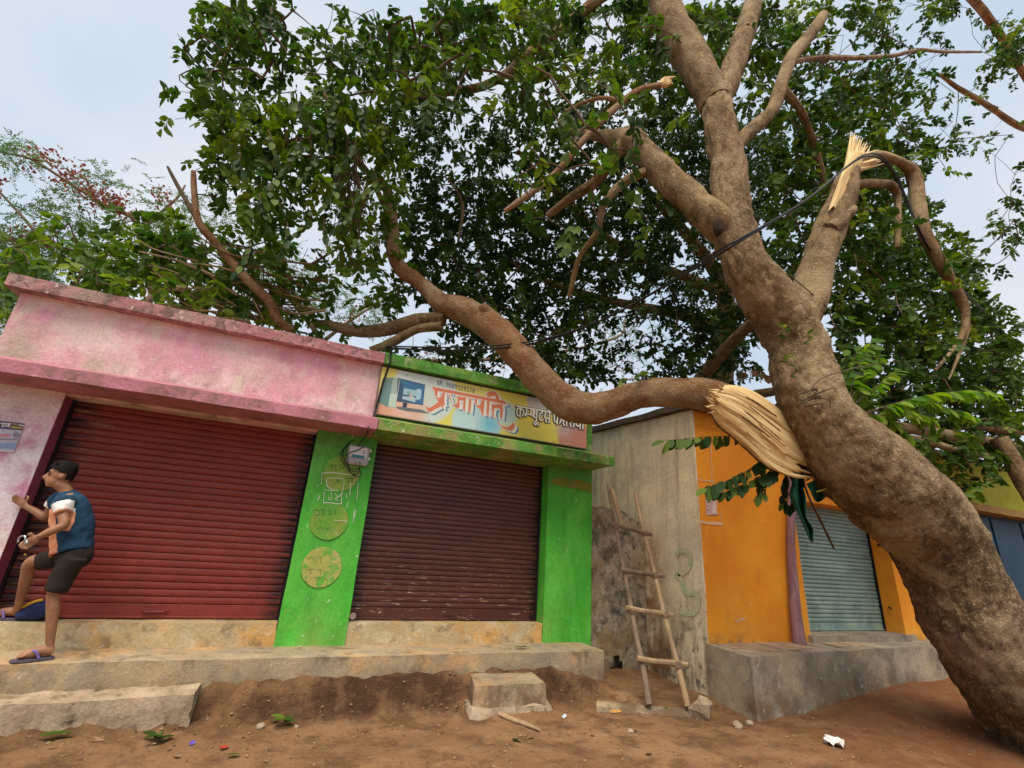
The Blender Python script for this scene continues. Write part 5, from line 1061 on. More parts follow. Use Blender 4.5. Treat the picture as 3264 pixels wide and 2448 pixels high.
SC_ = [[(225, 500), (300, 495), (420, 498), (560, 515), (770, 535)], [(215, 505), (210, 600), (195, 660)], [(285, 590), (320, 572), (450, 575), (520, 585), (535, 640), (520, 740), (500, 790)], [(280, 600), (278, 660), (300, 700), (360, 745), (450, 760)], [(255, 745), (330, 755), (370, 760)], [(245, 770), (235, 930)], [(235, 935), (330, 935), (480, 950), (500, 880)], [(350, 770), (345, 890), (310, 880), (310, 850)], [(400, 800), (440, 850), (400, 880), (460, 900)], [(420, 870), (520, 800)], [(745, 640), (735, 760), (720, 900)], [(570, 800), (575, 870)], [(630, 640), (620, 820)], [(590, 930), (570, 1020)], [(680, 1060), (668, 1230)], [(700, 1030), (690, 1150)], [(390, 1190), (470, 1195), (590, 1205)], [(410, 1370), (440, 1400), (450, 1420)], [(150, 900), (180, 830)], [(490, 800), (500, 960)]]
part(gr, 'paint_scrape', join(*[stroke(Zp, q, 9 if i % 3 else 13, .003+.00006*i, Y=PF) for i, q in enumerate(SC_)]), wsc)
pt = [at(1800, 1517, FY), ]
b_ = []
xx0, xx1 = at(1752, 1510, FY), at(1880, 1520, FY)
V = []; F = []
part(gr, 'painted_patch', ([(3.14, PF, 2.40), (3.30, PF, 2.375), (3.55, PF, 2.36), (3.82, PF, 2.33), (3.82, PF, 2.46), (3.66, PF, 2.49), (3.4, PF, 2.50), (3.2, PF, 2.47)], [tuple(range(8))]), M('olive_patch', (.20, .20, .03), [((.09, .22, .03), 6, .45, .6, .8), ((.32, .14, .05), 12, .6, .68, .7)], .7))


# ------------------------------------------------------------------ meter box, cables
mb = root('meter_box', (.56, FY-.06, 2.30), 'grey plastic electricity meter box on the green pillar', 'meter box')
q0, q1 = at(1112, 1424, FY-.09), at(1175, 1488, FY-.09)
mx0, mx1, mz0, mz1 = q0[0], q1[0]-.012, 2.31, 2.535
part(mb, 'case', box(mx0, mx1, FY-.10, FY-.012, mz0, mz1, .022), flat('grey_clear_plastic', (.40, .42, .45), .22, 0, .6))
part(mb, 'cover', box(mx0+.018, mx1-.03, FY-.108, FY-.099, mz0+.085, mz1-.02, .004), flat('meter_face', (.62, .66, .72), .25))
part(mb, 'label_strip', box(mx0+.045, mx1-.055, FY-.112, FY-.1085, mz0+.075, mz0+.108, .001), flat('teal_label', (.04, .22, .27), .4))
part(mb, 'terminal_cover', box(mx0+.02, mx1-.035, FY-.106, FY-.0995, mz0+.015, mz0+.07, .003), flat('grey_plastic', (.36, .35, .38), .4))
for zz in (mz0+.07, mz0+.165): part(mb, 'latch', box(mx1-.004, mx1+.018, FY-.085, FY-.05, zz, zz+.028, .004), MT['white'])
part(mb, 'marking', join(*[stroke(Zp, q, 9, .1095+.0001*i, Y=FY) for i, q in enumerate([[(688, 350), (692, 395)], [(730, 365), (750, 355), (770, 390)], [(740, 390), (760, 370)], [(805, 185), (818, 220)], [(795, 225), (830, 232)]])]), m_dk)
def wire(P, r=.005, seg=6, sub=8): return vf(tube(P, [r]*len(P), seg, sub))
YW = FY-.06
def zp3(L, Y): return [at(980+x*.217, 1400+y*.217, Y) for x, y in L]
for k, L in enumerate(([(690, 5), (600, 60), (510, 180), (490, 270), (540, 370), (590, 430), (640, 500), (720, 520), (760, 450), (740, 415)], [(640, 40), (540, 150), (520, 230), (560, 330), (600, 400), (660, 440), (720, 430)], [(600, 430), (660, 520), (760, 545), (775, 480), (760, 415)], [(830, 105), (740, 160), (620, 200), (585, 250), (590, 330), (620, 440), (690, 480), (735, 440)])):
    part(mb, 'wire', wire(zp3(L, YW if k < 3 else FY-.125), .0055), MT['black'])
c1 = solo('service_cable', wire([at(1244, 1116, 5.62), at(1243, 1150, 5.62), at(1228, 1195, 5.70), at(1208, 1260, 5.70), at(1196, 1310, 5.70), at(1180, 1345, 5.60), at(1175, 1362, 5.26), at(1168, 1385, 5.30), at(1140, 1425, 5.72)], .008), MT['black'], 'black cable running down between the pink and green fascias', 'cable')
solo('service_cable', wire([at(1250, 1112, 5.60), at(1240, 1170, 5.68), at(1220, 1230, 5.70), at(1203, 1300, 5.70), at(1190, 1340, 5.62)], .006), MT['black'], 'thinner wire beside the black cable at the sign edge', 'cable')
lc = [V1(832, 752, 5.60), V1(980, 757, 5.45), V1(1100, 750, 5.2), V1(1180, 735, 5.0), V1(1260, 708, 4.7), V1(1340, 672, 4.3), V1(1430, 622, 3.9), V1(1500, 580, 3.3), V1(1560, 545, 2.9), V1(1600, 520, 2.74), V1(1680, 472, 2.74), V1(1760, 418, 2.74), V1(1830, 360, 2.76), V1(1870, 338, 2.78), V1(1905, 345, 2.80), V1(1935, 385, 2.84), V1(1960, 440, 2.86), V1(1985, 500, 2.88), V1(2020, 560, 3.1), V1(2060, 610, 3.4), V1(2110, 660, 3.8), V1(2212, 760, 4.6), V1(2400, 900, 6.0)]
solo('overhead_cable', wire(lc, .013, 6, 6), MT['black'], 'black overhead cable sagging from the green roof over the snapped limb', 'cable')
lc2 = [np.array(p)+[.0, -.015, .02+.02*math.sin(i)] for i, p in enumerate(lc)]
solo('overhead_cable', wire(lc2, .010, 6, 6), MT['black'], 'second black wire twisted along the sagging overhead cable', 'cable')

# ------------------------------------------------------------------ notices
nt = root('paper_notice', at(2270, 1640, 4.755), 'small pink paper notice pasted on the orange wall', 'notice')
Zn = lambda x, y: at(1850+x*.5725, 1150+y*.5725, 4.755)
def wq(Zf, pts, off): return [np.array(Zf(*p))+[0, -off, 0] for p in pts], [tuple(range(len(pts)))]
part(nt, 'sheet', wq(Zn, [(695, 735), (758, 735), (762, 860), (702, 858)], .0), M('pink_paper', (.62, .42, .42), [((.70, .54, .50), 9, .45, .65, .8)], .8))
part(nt, 'fold', wq(Zn, [(742, 770), (760, 855), (728, 850)], .004), flat('paper_fold', (.72, .56, .54), .8))
part(nt, 'print_line', join(*[wq(Zn, [(702, y), (702+w, y), (702+w, y+4), (702, y+4)], .003) for y, w in ((745, 45), (758, 30), (775, 28), (788, 30), (805, 20), (830, 18))]), flat('grey_ink', (.30, .22, .26), .8))
ps = root('wall_poster', at(30, 1400, FY-.012), 'torn printed poster on the pale pink pillar at the left edge', 'poster')
Zr = lambda x, y: at(x*.07837, 1330+y*.07837, FY-.012)
part(ps, 'sheet', wq(Zr, [(-700, 60), (1010, 255), (560, 1440), (-1000, 1330)], .0), M('poster_paper', (.46, .48, .60), [((.56, .52, .58), 8, .45, .65, .8)], .6))
for q, col in ((((-700, 70), (1000, 262), (900, 540), (-780, 390)), (.10, .09, .18)), (((-900, 1040), (650, 1060), (590, 1300), (-960, 1240)), (.26, .36, .58)), (((-500, 660), (450, 690), (400, 800), (-550, 770)), (.62, .28, .32)), (((560, 640), (680, 600), (810, 680), (800, 780), (680, 840), (540, 790), (520, 700)), (.26, .27, .30)), (((480, 370), (930, 420), (900, 470), (430, 430)), (.52, .48, .02)), (((540, 240), (700, 270), (690, 320), (520, 290)), (.45, .40, .05)), (((-300, 860), (720, 880), (690, 930), (-330, 920)), (.28, .26, .30))):
    part(ps, 'printed_band', wq(Zr, q, .002+.0008*sum(col)), flat('poster_ink', col, .6))
pw_ = flat('poster_white', (.70, .68, .66), .6)
for i, q in enumerate([[(60, 250), (470, 270)], [(100, 270), (150, 320), (100, 370), (190, 390)], [(240, 280), (250, 350), (330, 370), (350, 290)], [(400, 280), (380, 400)], [(780, 320), (1000, 350)], [(-200, 230), (20, 245)], [(-100, 250), (-60, 350), (0, 300)]]):
    part(ps, 'letter_stroke', stroke(Zr, q, 48, .0065+.0002*i, Y=FY-.012), pw_)

# ------------------------------------------------------------------ ladder
ld = root('ladder', (3.95, 4.6, .05), 'rough homemade wooden ladder leaning on the mouldy wall', 'ladder')
Zl = lambda x, y: (1850+x*.5126, 1450+y*.5126)
def pole(a, b, Ya, Yb, n=7):
    out = []
    for i in range(n):
        t = i/(n-1); x = a[0]+(b[0]-a[0])*t; y = a[1]+(b[1]-a[1])*t; out.append((x, y, 1/((1-t)/Ya+t/Yb)))
    return out
LP = pole((172, 190), (430, 1556), 5.78, 4.55); RP = pole((336, 238), (668, 1570), 5.74, 4.42)
for L, r, m, s in ((LP, (.020, .034), 'woodgrey', 1.), (RP, (.024, .034), 'wood', 2.)):
    part(ld, 'rail', vf(tube([at(*Zl(x+random.uniform(-3, 3), y), Y) for x, y, Y in L], np.linspace(*r, len(L)), 9, 4, .12, 6, s)), MT[m], True)
def polY(L, y): return float(np.interp(y, [q[1] for q in L], [q[2] for q in L]))
for a, b, m in (((195, 425), (445, 496), 'woodgrey'), ((250, 712), (520, 752), 'woodgrey'), ((284, 948), (575, 996), 'wood'), ((352, 1264), (664, 1304), 'wood')):
    pa = at(*Zl(*a), polY(LP, a[1])-.045); pb_ = at(*Zl(*b), polY(RP, b[1])-.05)
    part(ld, 'rung', vf(tube([pa, pa*.66+pb_*.34+[0, 0, -.006], pa*.33+pb_*.67, pb_], [.030, .029, .030, .028], 7, 3, .12, 7, a[0])), MT[m], True)
sb = [at(*Zl(190, 212), 5.68), at(*Zl(206, 208), 5.68), at(*Zl(272, 428), 5.48), at(*Zl(248, 436), 5.48)]
part(ld, 'splice_board', ([*sb, *[p+[0, .025, 0] for p in sb]], [(0, 1, 2, 3), (7, 6, 5, 4), (0, 4, 5, 1), (1, 5, 6, 2), (2, 6, 7, 3), (3, 7, 4, 0)]), MT['wood'])
for L, y in ((LP, 440), (RP, 485), (LP, 715), (RP, 745), (LP, 965), (RP, 990), (LP, 1268), (RP, 1300)):
    i = np.interp(y, [q[1] for q in L], [q[0] for q in L]); c_ = at(*Zl(i, y), polY(L, y)-.02)
    part(ld, 'wire_lashing', vf(tube([c_+[0, 0, -.03], c_+[0, 0, .03]], [.048, .048], 9, 3, .15, 20, y)), MT['woodgrey'])

# ------------------------------------------------------------------ green cloth and stick below the torn branch
def cloth(edgeL, edgeR, Y0, Y1, n=22, m=18, seed=0., fold=.05):
    L = catmull([(*p, 0) for p in edgeL], 6)[:, :2]; R_ = catmull([(*p, 0) for p in edgeR], 6)[:, :2]; K = len(L); V = []; F = []
    for i in range(K):
        for j in range(m):
            w = j/(m-1); p = L[i]*(1-w)+R_[i]*w; t = i/(K-1)
            y = Y0+(Y1-Y0)*t+fold*(math.sin(w*9+seed+2*t)+.6*mnoise.noise(Vector((w*5, t*6, seed)))); q = V1(p[0], p[1], y); V.append(q)
    for i in range(K-1):
        for j in range(m-1): a = i*m+j; F.append((a, a+1, a+m+1, a+m))
    n_ = len(V); V2 = V+[v+np.array([0, .006, 0]) for v in V]; F2 = F+[tuple(x+n_ for x in f[::-1]) for f in F]
    return V2, F2
gc = root('green_cloth', V1(1735, 1010, 3.25), 'crumpled dark green cloth hanging from the torn branch', 'cloth')
cm = M('teal_green_cloth', (.006, .085, .052), [((.010, .12, .072), 7, .42, .66, .8), ((.003, .05, .035), 9, .5, .7, .7)], .8, (60, .2))
part(gc, 'hanging_tail', cloth([(1704, 1008), (1712, 1040), (1706, 1070), (1722, 1105), (1738, 1140), (1750, 1168)], [(1740, 1012), (1734, 1045), (1742, 1078), (1742, 1115), (1756, 1142), (1757, 1172)], 3.3, 3.4, seed=1., fold=.06), cm, True)
part(gc, 'bunched_end', cloth([(1742, 1045), (1752, 1062), (1760, 1080), (1768, 1085)], [(1798, 1020), (1800, 1040), (1795, 1062), (1775, 1082)], 3.26, 3.35, seed=4., fold=.04), cm, True)
part(gc, 'hem', wire([V1(1765, 1062, 3.2), V1(1785, 1056, 3.2), V1(1800, 1052, 3.2)], .008), flat('yellow_hem', (.5, .42, .05), .8))
solo('dry_stick', vf(tube([V1(1735, 1040, 3.8), V1(1750, 1080, 3.85), V1(1775, 1130, 3.9), V1(1802, 1186, 3.95)], [.012, .014, .016, .012], 7, 4, .15, 6, 4.)), MT['twig'], 'dry stick dangling in front of the teal shutter', 'stick', True)
# ------------------------------------------------------------------ the young man at the red shutter
def hp(x, y, Y): return at(x*.42184, 1440+y*.42184, Y)
def ellip(c, ax, r, n1=14, n2=9):
    if isinstance(ax, tuple) and ax[0] is fw: r = tuple(x*.86 for x in r)
    """ellipsoid: centre, 3 axes, radii"""
    V = []; F = []
    for j in range(n2+1):
        t = math.pi*j/n2
        for i in range(n1):
            a = 2*math.pi*i/n1; V.append(np.array(c)+ax[0]*r[0]*math.sin(t)*math.cos(a)+ax[1]*r[1]*math.sin(t)*math.sin(a)+ax[2]*r[2]*math.cos(t))
    for j in range(n2):
        for i in range(n1): F.append((j*n1+i, (j+1)*n1+i, (j+1)*n1+(i+1) % n1, j*n1+(i+1) % n1))
    return V, F
def fuse(pieces, voxel, smooth_it=4):
    """grow several overlapping closed pieces into one continuous surface"""
    V, F = join(*pieces); me = mesh('tmp', V, F); bm = bmesh.new(); bm.from_mesh(me); bmesh.ops.remove_doubles(bm, verts=bm.verts, dist=1e-5); bmesh.ops.recalc_face_normals(bm, faces=bm.faces); bm.to_mesh(me); bm.free()
    o = bpy.data.objects.new('tmp', me); COL.objects.link(o)
    m = o.modifiers.new('r', 'REMESH'); m.mode = 'VOXEL'; m.voxel_size = voxel
    s = o.modifiers.new('s', 'SMOOTH'); s.iterations = smooth_it; s.factor = .5
    dg = bpy.context.evaluated_depsgraph_get(); ev = o.evaluated_get(dg); em = ev.to_mesh()
    V = [tuple(v.co) for v in em.vertices]; F = [tuple(p.vertices) for p in em.polygons]; ev.to_mesh_clear()
    bpy.data.objects.remove(o); bpy.data.meshes.remove(me); return V, F
def T_(P, R, seg=12, sub=5): return vf(tube(P, R, seg, sub))
man = root('person', (-1.75, 5.4, PZ), 'person in blue and orange shirt stepping onto the shop sill, hand on pillar', 'person')
fw = np.array([-.93, -.34, -.06]); fw /= np.linalg.norm(fw); upv = np.array([-.10, 0.02, 1.0]); upv -= fw*(upv@fw); upv /= np.linalg.norm(upv); sd2 = np.cross(fw, upv)   # sd2 points to the person's right
hc = hp(452, 182, 5.43)
HS = .86
H = lambda f, s, u: hc+(fw*f+sd2*s+upv*u)*HS
cams = -1.0 if (sd2@np.array([0, -1, 0])) < 0 else 1.0            # side that faces the street
pieces = []
sh_n, el_n, wr_n = hp(478, 395, 5.31), hp(478, 555, 5.24), hp(292, 645, 5.22)
sh_f, el_f, wr_f = hp(430, 372, 5.62), hp(345, 492, 5.66), hp(196, 412, 5.70)
hipn, knn, ann = hp(560, 800, 5.37), hp(412, 1055, 5.36), hp(374, 1490, 5.41)
hipf, knf, anf = hp(520, 790, 5.50), hp(232, 836, 5.58), hp(128, 1205, 5.86)
pieces.append(T_([hp(560, 790, 5.44), hp(555, 680, 5.45), hp(545, 540, 5.46), hp(520, 420, 5.46), hp(500, 330, 5.46)], [.112, .108, .125, .118, .082], 16))
pieces.append(T_([hp(505, 340, 5.46), hp(490, 280, 5.45), hc+upv*-.06], [.056, .048, .047]))
pieces.append(T_([sh_n, sh_n*.5+el_n*.5, el_n, el_n*.45+wr_n*.55, wr_n], [.050, .043, .035, .033, .024]))
pieces.append(T_([sh_f, sh_f*.5+el_f*.5, el_f, el_f*.45+wr_f*.55, wr_f], [.050, .041, .034, .030, .023]))
pieces.append(T_([hipn, hipn*.5+knn*.5, knn, knn*.70+ann*.30, knn*.4+ann*.6, ann], [.075, .065, .046, .046, .037, .027]))
pieces.append(T_([hipf, hipf*.5+knf*.5, knf, knf*.70+anf*.30, knf*.4+anf*.6, anf], [.075, .064, .045, .045, .036, .027]))
def foot(heel, toe, ankle):
    d_ = toe-heel; L = np.linalg.norm(d_); d_ /= L; s_ = np.cross(d_, [0, 0, 1.]); s_ /= np.linalg.norm(s_)
    out = [T_([heel+[0, 0, .035], heel+d_*L*.3+[0, 0, .045], heel+d_*L*.65+[0, 0, .032], heel+d_*L*.86+[0, 0, .022]], [.032, .038, .040, .030], 10), T_([ankle, heel*.6+(heel+d_*L*.3)*.4+[0, 0, .045]], [.034, .036], 10)]
    for k in range(5):
        b = heel+d_*L*.80+s_*(k-2)*.017+[0, 0, .02]; out.append(T_([b, b+d_*L*(.20-.02*abs(k-1)), ], [.012, .009], 7, 1))
    return out
hn, tn = hp(385, 1560, 5.42), hp(105, 1590, 5.33); hn[2] = PZ+.022; tn[2] = PZ+.022
hf, tf = hp(135, 1252, 5.90), hp(-60, 1225, 5.93); hf[2] = .665; tf[2] = .665
pieces += foot(hn, tn, ann); pieces += foot(hf, tf, anf)
def hand(wr, palm_end, spread, curl, thumb_dir, L=.085):
    """palm, four unequal bent fingers and a thumb leaving the side of the palm"""
    d_ = palm_end-wr; PL = np.linalg.norm(d_); d_ /= PL; s_ = spread-d_*(spread@d_); s_ /= np.linalg.norm(s_); n_ = np.cross(d_, s_); out = []
    out.append(ellip((wr+palm_end)/2, (d_, s_, n_), (PL*.62, .040, .019), 12, 8))
    for k, ln in enumerate((.92, 1.0, .95, .75)):
        b = palm_end+s_*(k-1.5)*.019-d_*.012; m_ = b+(d_*math.cos(curl*.5)+n_*math.sin(curl*.5))*L*ln*.5; e = m_+(d_*math.cos(curl*1.3)+n_*math.sin(curl*1.3))*L*ln*.5
        out.append(T_([b, m_, e], [.0105, .0098, .0078], 8, 3))
    b = wr+d_*PL*.35+s_*-.036; td = thumb_dir/np.linalg.norm(thumb_dir); out.append(T_([b, b+(td*.7+d_*.3)*.035, b+(td*.5+d_*.6)*.068], [.013, .012, .009], 8, 3)); return out
pieces += hand(wr_n, wr_n+(hp(215, 690, 5.22)-wr_n)*.95, np.array([0, .25, -1.0]), .9, np.array([0, -.3, .9]))
pieces += hand(wr_f, wr_f+(hp(150, 372, 5.73)-wr_f)*1.0, np.array([.3, .0, -1.]), .35, np.array([.5, -.2, .8]))
# head
pieces += [ellip(H(-.010, 0, .020), (fw, sd2, upv), (.098, .076, .102), 20, 14), ellip(H(.030, 0, -.045), (fw, sd2, upv), (.062, .056, .072), 16, 12), ellip(H(.064, 0, -.094), (fw, sd2, upv), (.024, .026, .022)), ellip(H(.072, 0, .030), (fw, sd2, upv), (.022, .052, .022)),
           T_([H(.085, 0, .020), H(.103, 0, -.008), H(.112, 0, -.026), H(.098, 0, -.036)], [.009, .012, .015, .010], 8, 3), ellip(H(.088, 0, -.055), (fw, sd2, upv), (.012, .024, .009)), ellip(H(.084, 0, -.071), (fw, sd2, upv), (.013, .021, .010))]
for s in (1, -1): pieces.append(ellip(H(-.012, s*.078, -.012), (fw, sd2, upv), (.020, .010, .031), 10, 8))
SKIN = M('skin', (.29, .135, .070), [((.35, .175, .095), 8, .42, .66, .7), ((.21, .09, .045), 5, .5, .7, .6)], .5, (60, .08), 0, .4)
body = part(man, 'body', fuse(pieces, .0075, 3), SKIN, True)
for s in (1, -1):
    part(man, 'eye', ellip(H(.080, s*.032, .008), (fw, sd2, upv), (.010, .014, .007), 8, 6), flat('dark_eye', (.03, .02, .018), .3))
    part(man, 'eyebrow', T_([H(.092, s*.014, .030), H(.089, s*.034, .034), H(.072, s*.054, .028)], [.004, .0055, .003], 6, 3), flat('brow_hair', (.012, .009, .008), .7))
part(man, 'lips', ellip(H(.0945, 0, -.0625), (fw, sd2, upv), (.006, .020, .007), 8, 6), flat('lip', (.27, .10, .075), .5))
# hair: short sides, thicker swept top
V = []; F = []; n1, n2 = 36, 22; rr = {}
for j in range(n2+1):
    t = math.pi*j/n2
    for i in range(n1):
        a = 2*math.pi*i/n1; dv = np.array([math.sin(t)*math.cos(a), math.sin(t)*math.sin(a), math.cos(t)])
        th = .010+.030*max(0, dv[2])**1.2+.012*max(0, -dv[0])*max(0, dv[2]+.3)+.010*mnoise.noise(Vector(dv*6))
        V.append(H(-.010+dv[0]*(.098+th), dv[1]*(.076+th*.8), .020+dv[2]*(.102+th)))
        rr[j*n1+i] = dv
for j in range(n2):
    for i in range(n1):
        q = (j*n1+i, (j+1)*n1+i, (j+1)*n1+(i+1) % n1, j*n1+(i+1) % n1); dv = sum(rr[k] for k in q)/4
        if dv[2] > -.02+.62*max(0, dv[0])+.05*math.sin(9*math.atan2(dv[1], dv[0])) or (dv[0] < -.30 and dv[2] > -.55): F.append(q)
HAIR = M('black_hair', (.006, .005, .005), [((.012, .009, .008), 40, .45, .6, .8)], .75, (90, .5), 0, .15)
hr = part(man, 'hair', (V, F), HAIR, True)
lks = []
for k in range(150):
    f0, s0 = random.uniform(-.10, .07), random.uniform(-.06, .06); b = H(f0, s0, .118-.5*abs(s0)-.35*f0*f0*10*.3); e = b+fw*random.uniform(-.040, .012)+upv*random.uniform(-.004, .030)+sd2*random.uniform(-.02, .02)
    lks.append(T_([b-upv*.02, (b+e)/2+upv*.012, e], [.007, .006, .0015], 5, 2))
part(hr, 'locks', join(*lks), HAIR, True, kind='stuff')
# shirt
bf = np.array([-.97, .05, -.12]); bf /= np.linalg.norm(bf)         # where the chest points
sp1 = [T_([hp(545, 765, 5.44), hp(548, 690, 5.45), hp(550, 570, 5.455), hp(530, 450, 5.46), hp(512, 370, 5.46), hp(505, 300, 5.455)], [.145, .142, .150, .142, .115, .052], 20, 5),
       T_([sh_n*.6+hp(510, 400, 5.44)*.4, sh_n, sh_n*.55+el_n*.45], [.088, .074, .066], 14, 4), T_([sh_f*.6+hp(510, 400, 5.48)*.4, sh_f, sh_f*.55+el_f*.45], [.088, .072, .064], 14, 4), ellip(hp(590, 520, 5.46), (fw*1.0, sd2, upv), (.085, .105, .18), 14, 10)]
Vs, Fs = fuse(sp1, .010, 5); Vs = np.array(Vs)
Vs = np.array([v+np.array(mnoise.noise_vector(Vector(v)*8))*.014+np.array(mnoise.noise_vector(Vector(v)*19))*.007 for v in Vs])
TEAL = M('blue_shirt_cloth', (.009, .040, .080), [((.014, .056, .105), 9, .42, .66, .8), ((.005, .024, .05), 6, .5, .7, .7)], .9, (120, .2)); ORN = M('peach_orange_cloth', (.62, .24, .12), [((.70, .33, .20), 9, .42, .66, .8)], .9, (120, .2)); WHT = M('white_cloth', (.74, .72, .68), [((.62, .60, .58), 9, .5, .7, .6)], .9, (120, .2))
me = mesh('shirt', Vs-base_of(man), Fs, [TEAL, ORN, WHT], True)
ax0, ax1 = hp(545, 765, 5.44), hp(512, 370, 5.46); adir = (ax1-ax0)/np.linalg.norm(ax1-ax0)
for p in me.polygons:
    c = np.array(p.center)+base_of(man); idx = 0
    tn_ = (c-sh_n)@(el_n-sh_n)/((el_n-sh_n)@(el_n-sh_n)); dn_ = np.linalg.norm(c-(sh_n+(el_n-sh_n)*np.clip(tn_, 0, 1)))
    tf_ = (c-sh_f)@(el_f-sh_f)/((el_f-sh_f)@(el_f-sh_f)); df_ = np.linalg.norm(c-(sh_f+(el_f-sh_f)*np.clip(tf_, 0, 1)))
    u = (c-ax0)@adir; ctr = ax0+adir*u; f_ = (c-ctr)@bf
    if dn_ < .080 and tn_ > .0 and (c[1] < 5.31 or tn_ > .25) and c[1] < 5.35: idx = 2 if tn_ < .40 else 1
    elif df_ < .10 and tf_ > .12 and c[1] > 5.55: idx = 2 if tf_ < .4 else 1
    elif f_ > .045 and u < .40: idx = 1
    p.material_index = idx
link('shirt', me, man)
hemP = []
# shorts
so = [T_([hp(560, 745, 5.44), hp(560, 800, 5.44), hp(540, 860, 5.43)], [.132, .136, .10], 18, 4), T_([hipn, hipn*.55+knn*.45, knn*1.02-hipn*.02], [.096, .086, .078], 16, 5), T_([hipf, hipf*.5+knf*.5, hipf*.22+knf*.78], [.094, .082, .074], 16, 5)]
Vh, Fh = fuse(so, .011, 4); Vh = [np.array(v)+np.array(mnoise.noise_vector(Vector(v)*10))*.009 for v in Vh]
part(man, 'shorts', (Vh, Fh), M('dark_brown_shorts', (.018, .013, .009), [((.028, .021, .014), 8, .42, .66, .8), ((.014, .010, .008), 6, .5, .7, .7)], .95, (120, .25)), True)
def slipper(heel, toe, z):
    d_ = toe-heel; d_[2] = 0; L = np.linalg.norm(d_); d_ /= L; s_ = np.array([-d_[1], d_[0], 0]); out = []; n = 20
    prof = lambda t: .036+.012*math.sin(math.pi*min(1, t*1.05))+(.006 if .5 < t < .9 else 0)
    V = []; F = []
    for zz in (z, z+.018):
        for i in range(n+1):
            t = i/n; w = prof(t)*(math.sqrt(max(0, 1-((t-.08)/.08)**2)) if t < .08 else math.sqrt(max(0, 1-((t-.88)/.12)**2)) if t > .88 else 1)
            for sgn in (1, -1): c = heel+d_*(-.02+(L+.05)*t)+s_*w*sgn; V.append((c[0], c[1], zz))
    m = 2*(n+1)
    for i in range(n):
        a = 2*i; F += [(a, a+1, a+3, a+2), (m+a, m+a+2, m+a+3, m+a+1), (a, a+2, m+a+2, m+a), (a+1, m+a+1, m+a+3, a+3)]
    sl = part(man, 'slipper', (V, F), flat('slipper_sole', (.10, .085, .11), .8))
    tp = heel+d_*L*.78; tp[2] = z+.05
    for sgn in (1, -1):
        q = heel+d_*L*.38+s_*.05*sgn; q = np.array([q[0], q[1], z+.02]); mm = heel+d_*L*.55+s_*.035*sgn; mm = np.array([mm[0], mm[1], z+.072])
        part(sl, 'strap', T_([q, mm, tp], [.009, .010, .007], 7, 4), flat('violet_strap', (.16, .12, .34), .6))
slipper(hn, tn, PZ+.003); slipper(hf, tf, .645)
# padlock held in the near hand
lkc = hp(165, 665, 5.20); ps_ = [lkc+np.array([.028*math.cos(a)*.9, -.012*math.cos(a), .030*math.sin(a)]) for a in np.linspace(-.9, 3.9, 14)]
pd = root('padlock', lkc+[0, 0, -.05], 'open silver padlock held in the hand of the person', 'padlock')
part(pd, 'shackle', T_(ps_, [.0065]*14, 8, 2), MT['steel'], True)
e_ = hp(190, 690, 5.20); part(pd, 'lock_body', ellip(e_, (np.array([.9, 0, -.4]), np.array([0, 1., 0]), np.array([.4, 0, .9])), (.022, .012, .024), 10, 8), MT['steel'], True)
kt = root('key_fob', hp(190, 775, 5.21), 'small yellow key fob dangling on a thread below the hand', 'keys')
part(kt, 'thread', wire([hp(208, 715, 5.20), hp(206, 745, 5.205), hp(195, 770, 5.21)], .0022), MT['black']); part(kt, 'fob', ellip(hp(190, 776, 5.21), (fw, sd2, upv), (.010, .006, .008), 8, 6), flat('yellow_fob', (.55, .38, .03), .5), True)
# bag on the sill
bgc = hp(268, 1262, 5.90); bgc[2] = .645
bp = [ellip(bgc+[0, 0, .075], np.eye(3), (.13, .10, .085), 16, 10), ellip(bgc+[.05, -.01, .11], np.eye(3), (.07, .07, .06)), ellip(bgc+[-.07, 0, .05], np.eye(3), (.08, .08, .055))]
Vb, Fb = fuse(bp, .011, 3); Vb = [np.array(v)+np.array(mnoise.noise_vector(Vector(v)*13))*.014 for v in Vb]; Vb = [np.array([v[0], v[1], max(v[2], .646)]) for v in Vb]
bg_ = root('cloth_bag', bgc, 'dark blue crumpled cloth bag on the sill behind the legs', 'bag')
part(bg_, 'sack', (Vb, Fb), M('navy_cloth', (.014, .022, .075), [((.03, .05, .13), 9, .42, .66, .8)], .9, (90, .3)), True)
part(bg_, 'stripe', wire([bgc+[-.10, -.055, .105], bgc+[-.06, -.068, .135], bgc+[-.02, -.058, .158], bgc+[.02, -.05, .168]], .011), flat('yellow_stripe', (.58, .36, .03), .8))

# ------------------------------------------------------------------ litter on the ground and pavement
def crumple(c, r, mat, name, lab, cat, flat_=.5, seed=1., n1=10, n2=6):
    V, F = pebble(np.array([0, 0, 0.]), r, seed, flat_, n1, n2); V = [np.array(v)*(1+.5*nz(v, 24, seed))+c+[0, 0, r*flat_*.7] for v in V]
    return solo(name, (V, F), mat, lab, cat)
def g(px, py):
    p = atz(px, py, .02)
    for _ in range(4): p = atz(px, py, ground_h(p[0], p[1]))
    return p
def sheetlet(px, py, w, h, rot, mat, name, lab, cat, seed=0., amp=.02):
    c = g(px, py); n = 6; V = []; F = []
    for j in range(n+1):
        for i in range(n+1):
            a, b = (i/n-.5)*w, (j/n-.5)*h; x = a*math.cos(rot)-b*math.sin(rot); y = a*math.sin(rot)+b*math.cos(rot)
            q = c+np.array([x, y, 0]); q[2] = ground_h(q[0], q[1])+.006+amp*(.5+.8*mnoise.noise(Vector((a*30+seed, b*30, seed)))); V.append(q)
    for j in range(n):
        for i in range(n): k = j*(n+1)+i; F.append((k, k+1, k+n+2, k+n+1))
    return solo(name, (V, F), mat, lab, cat, True)
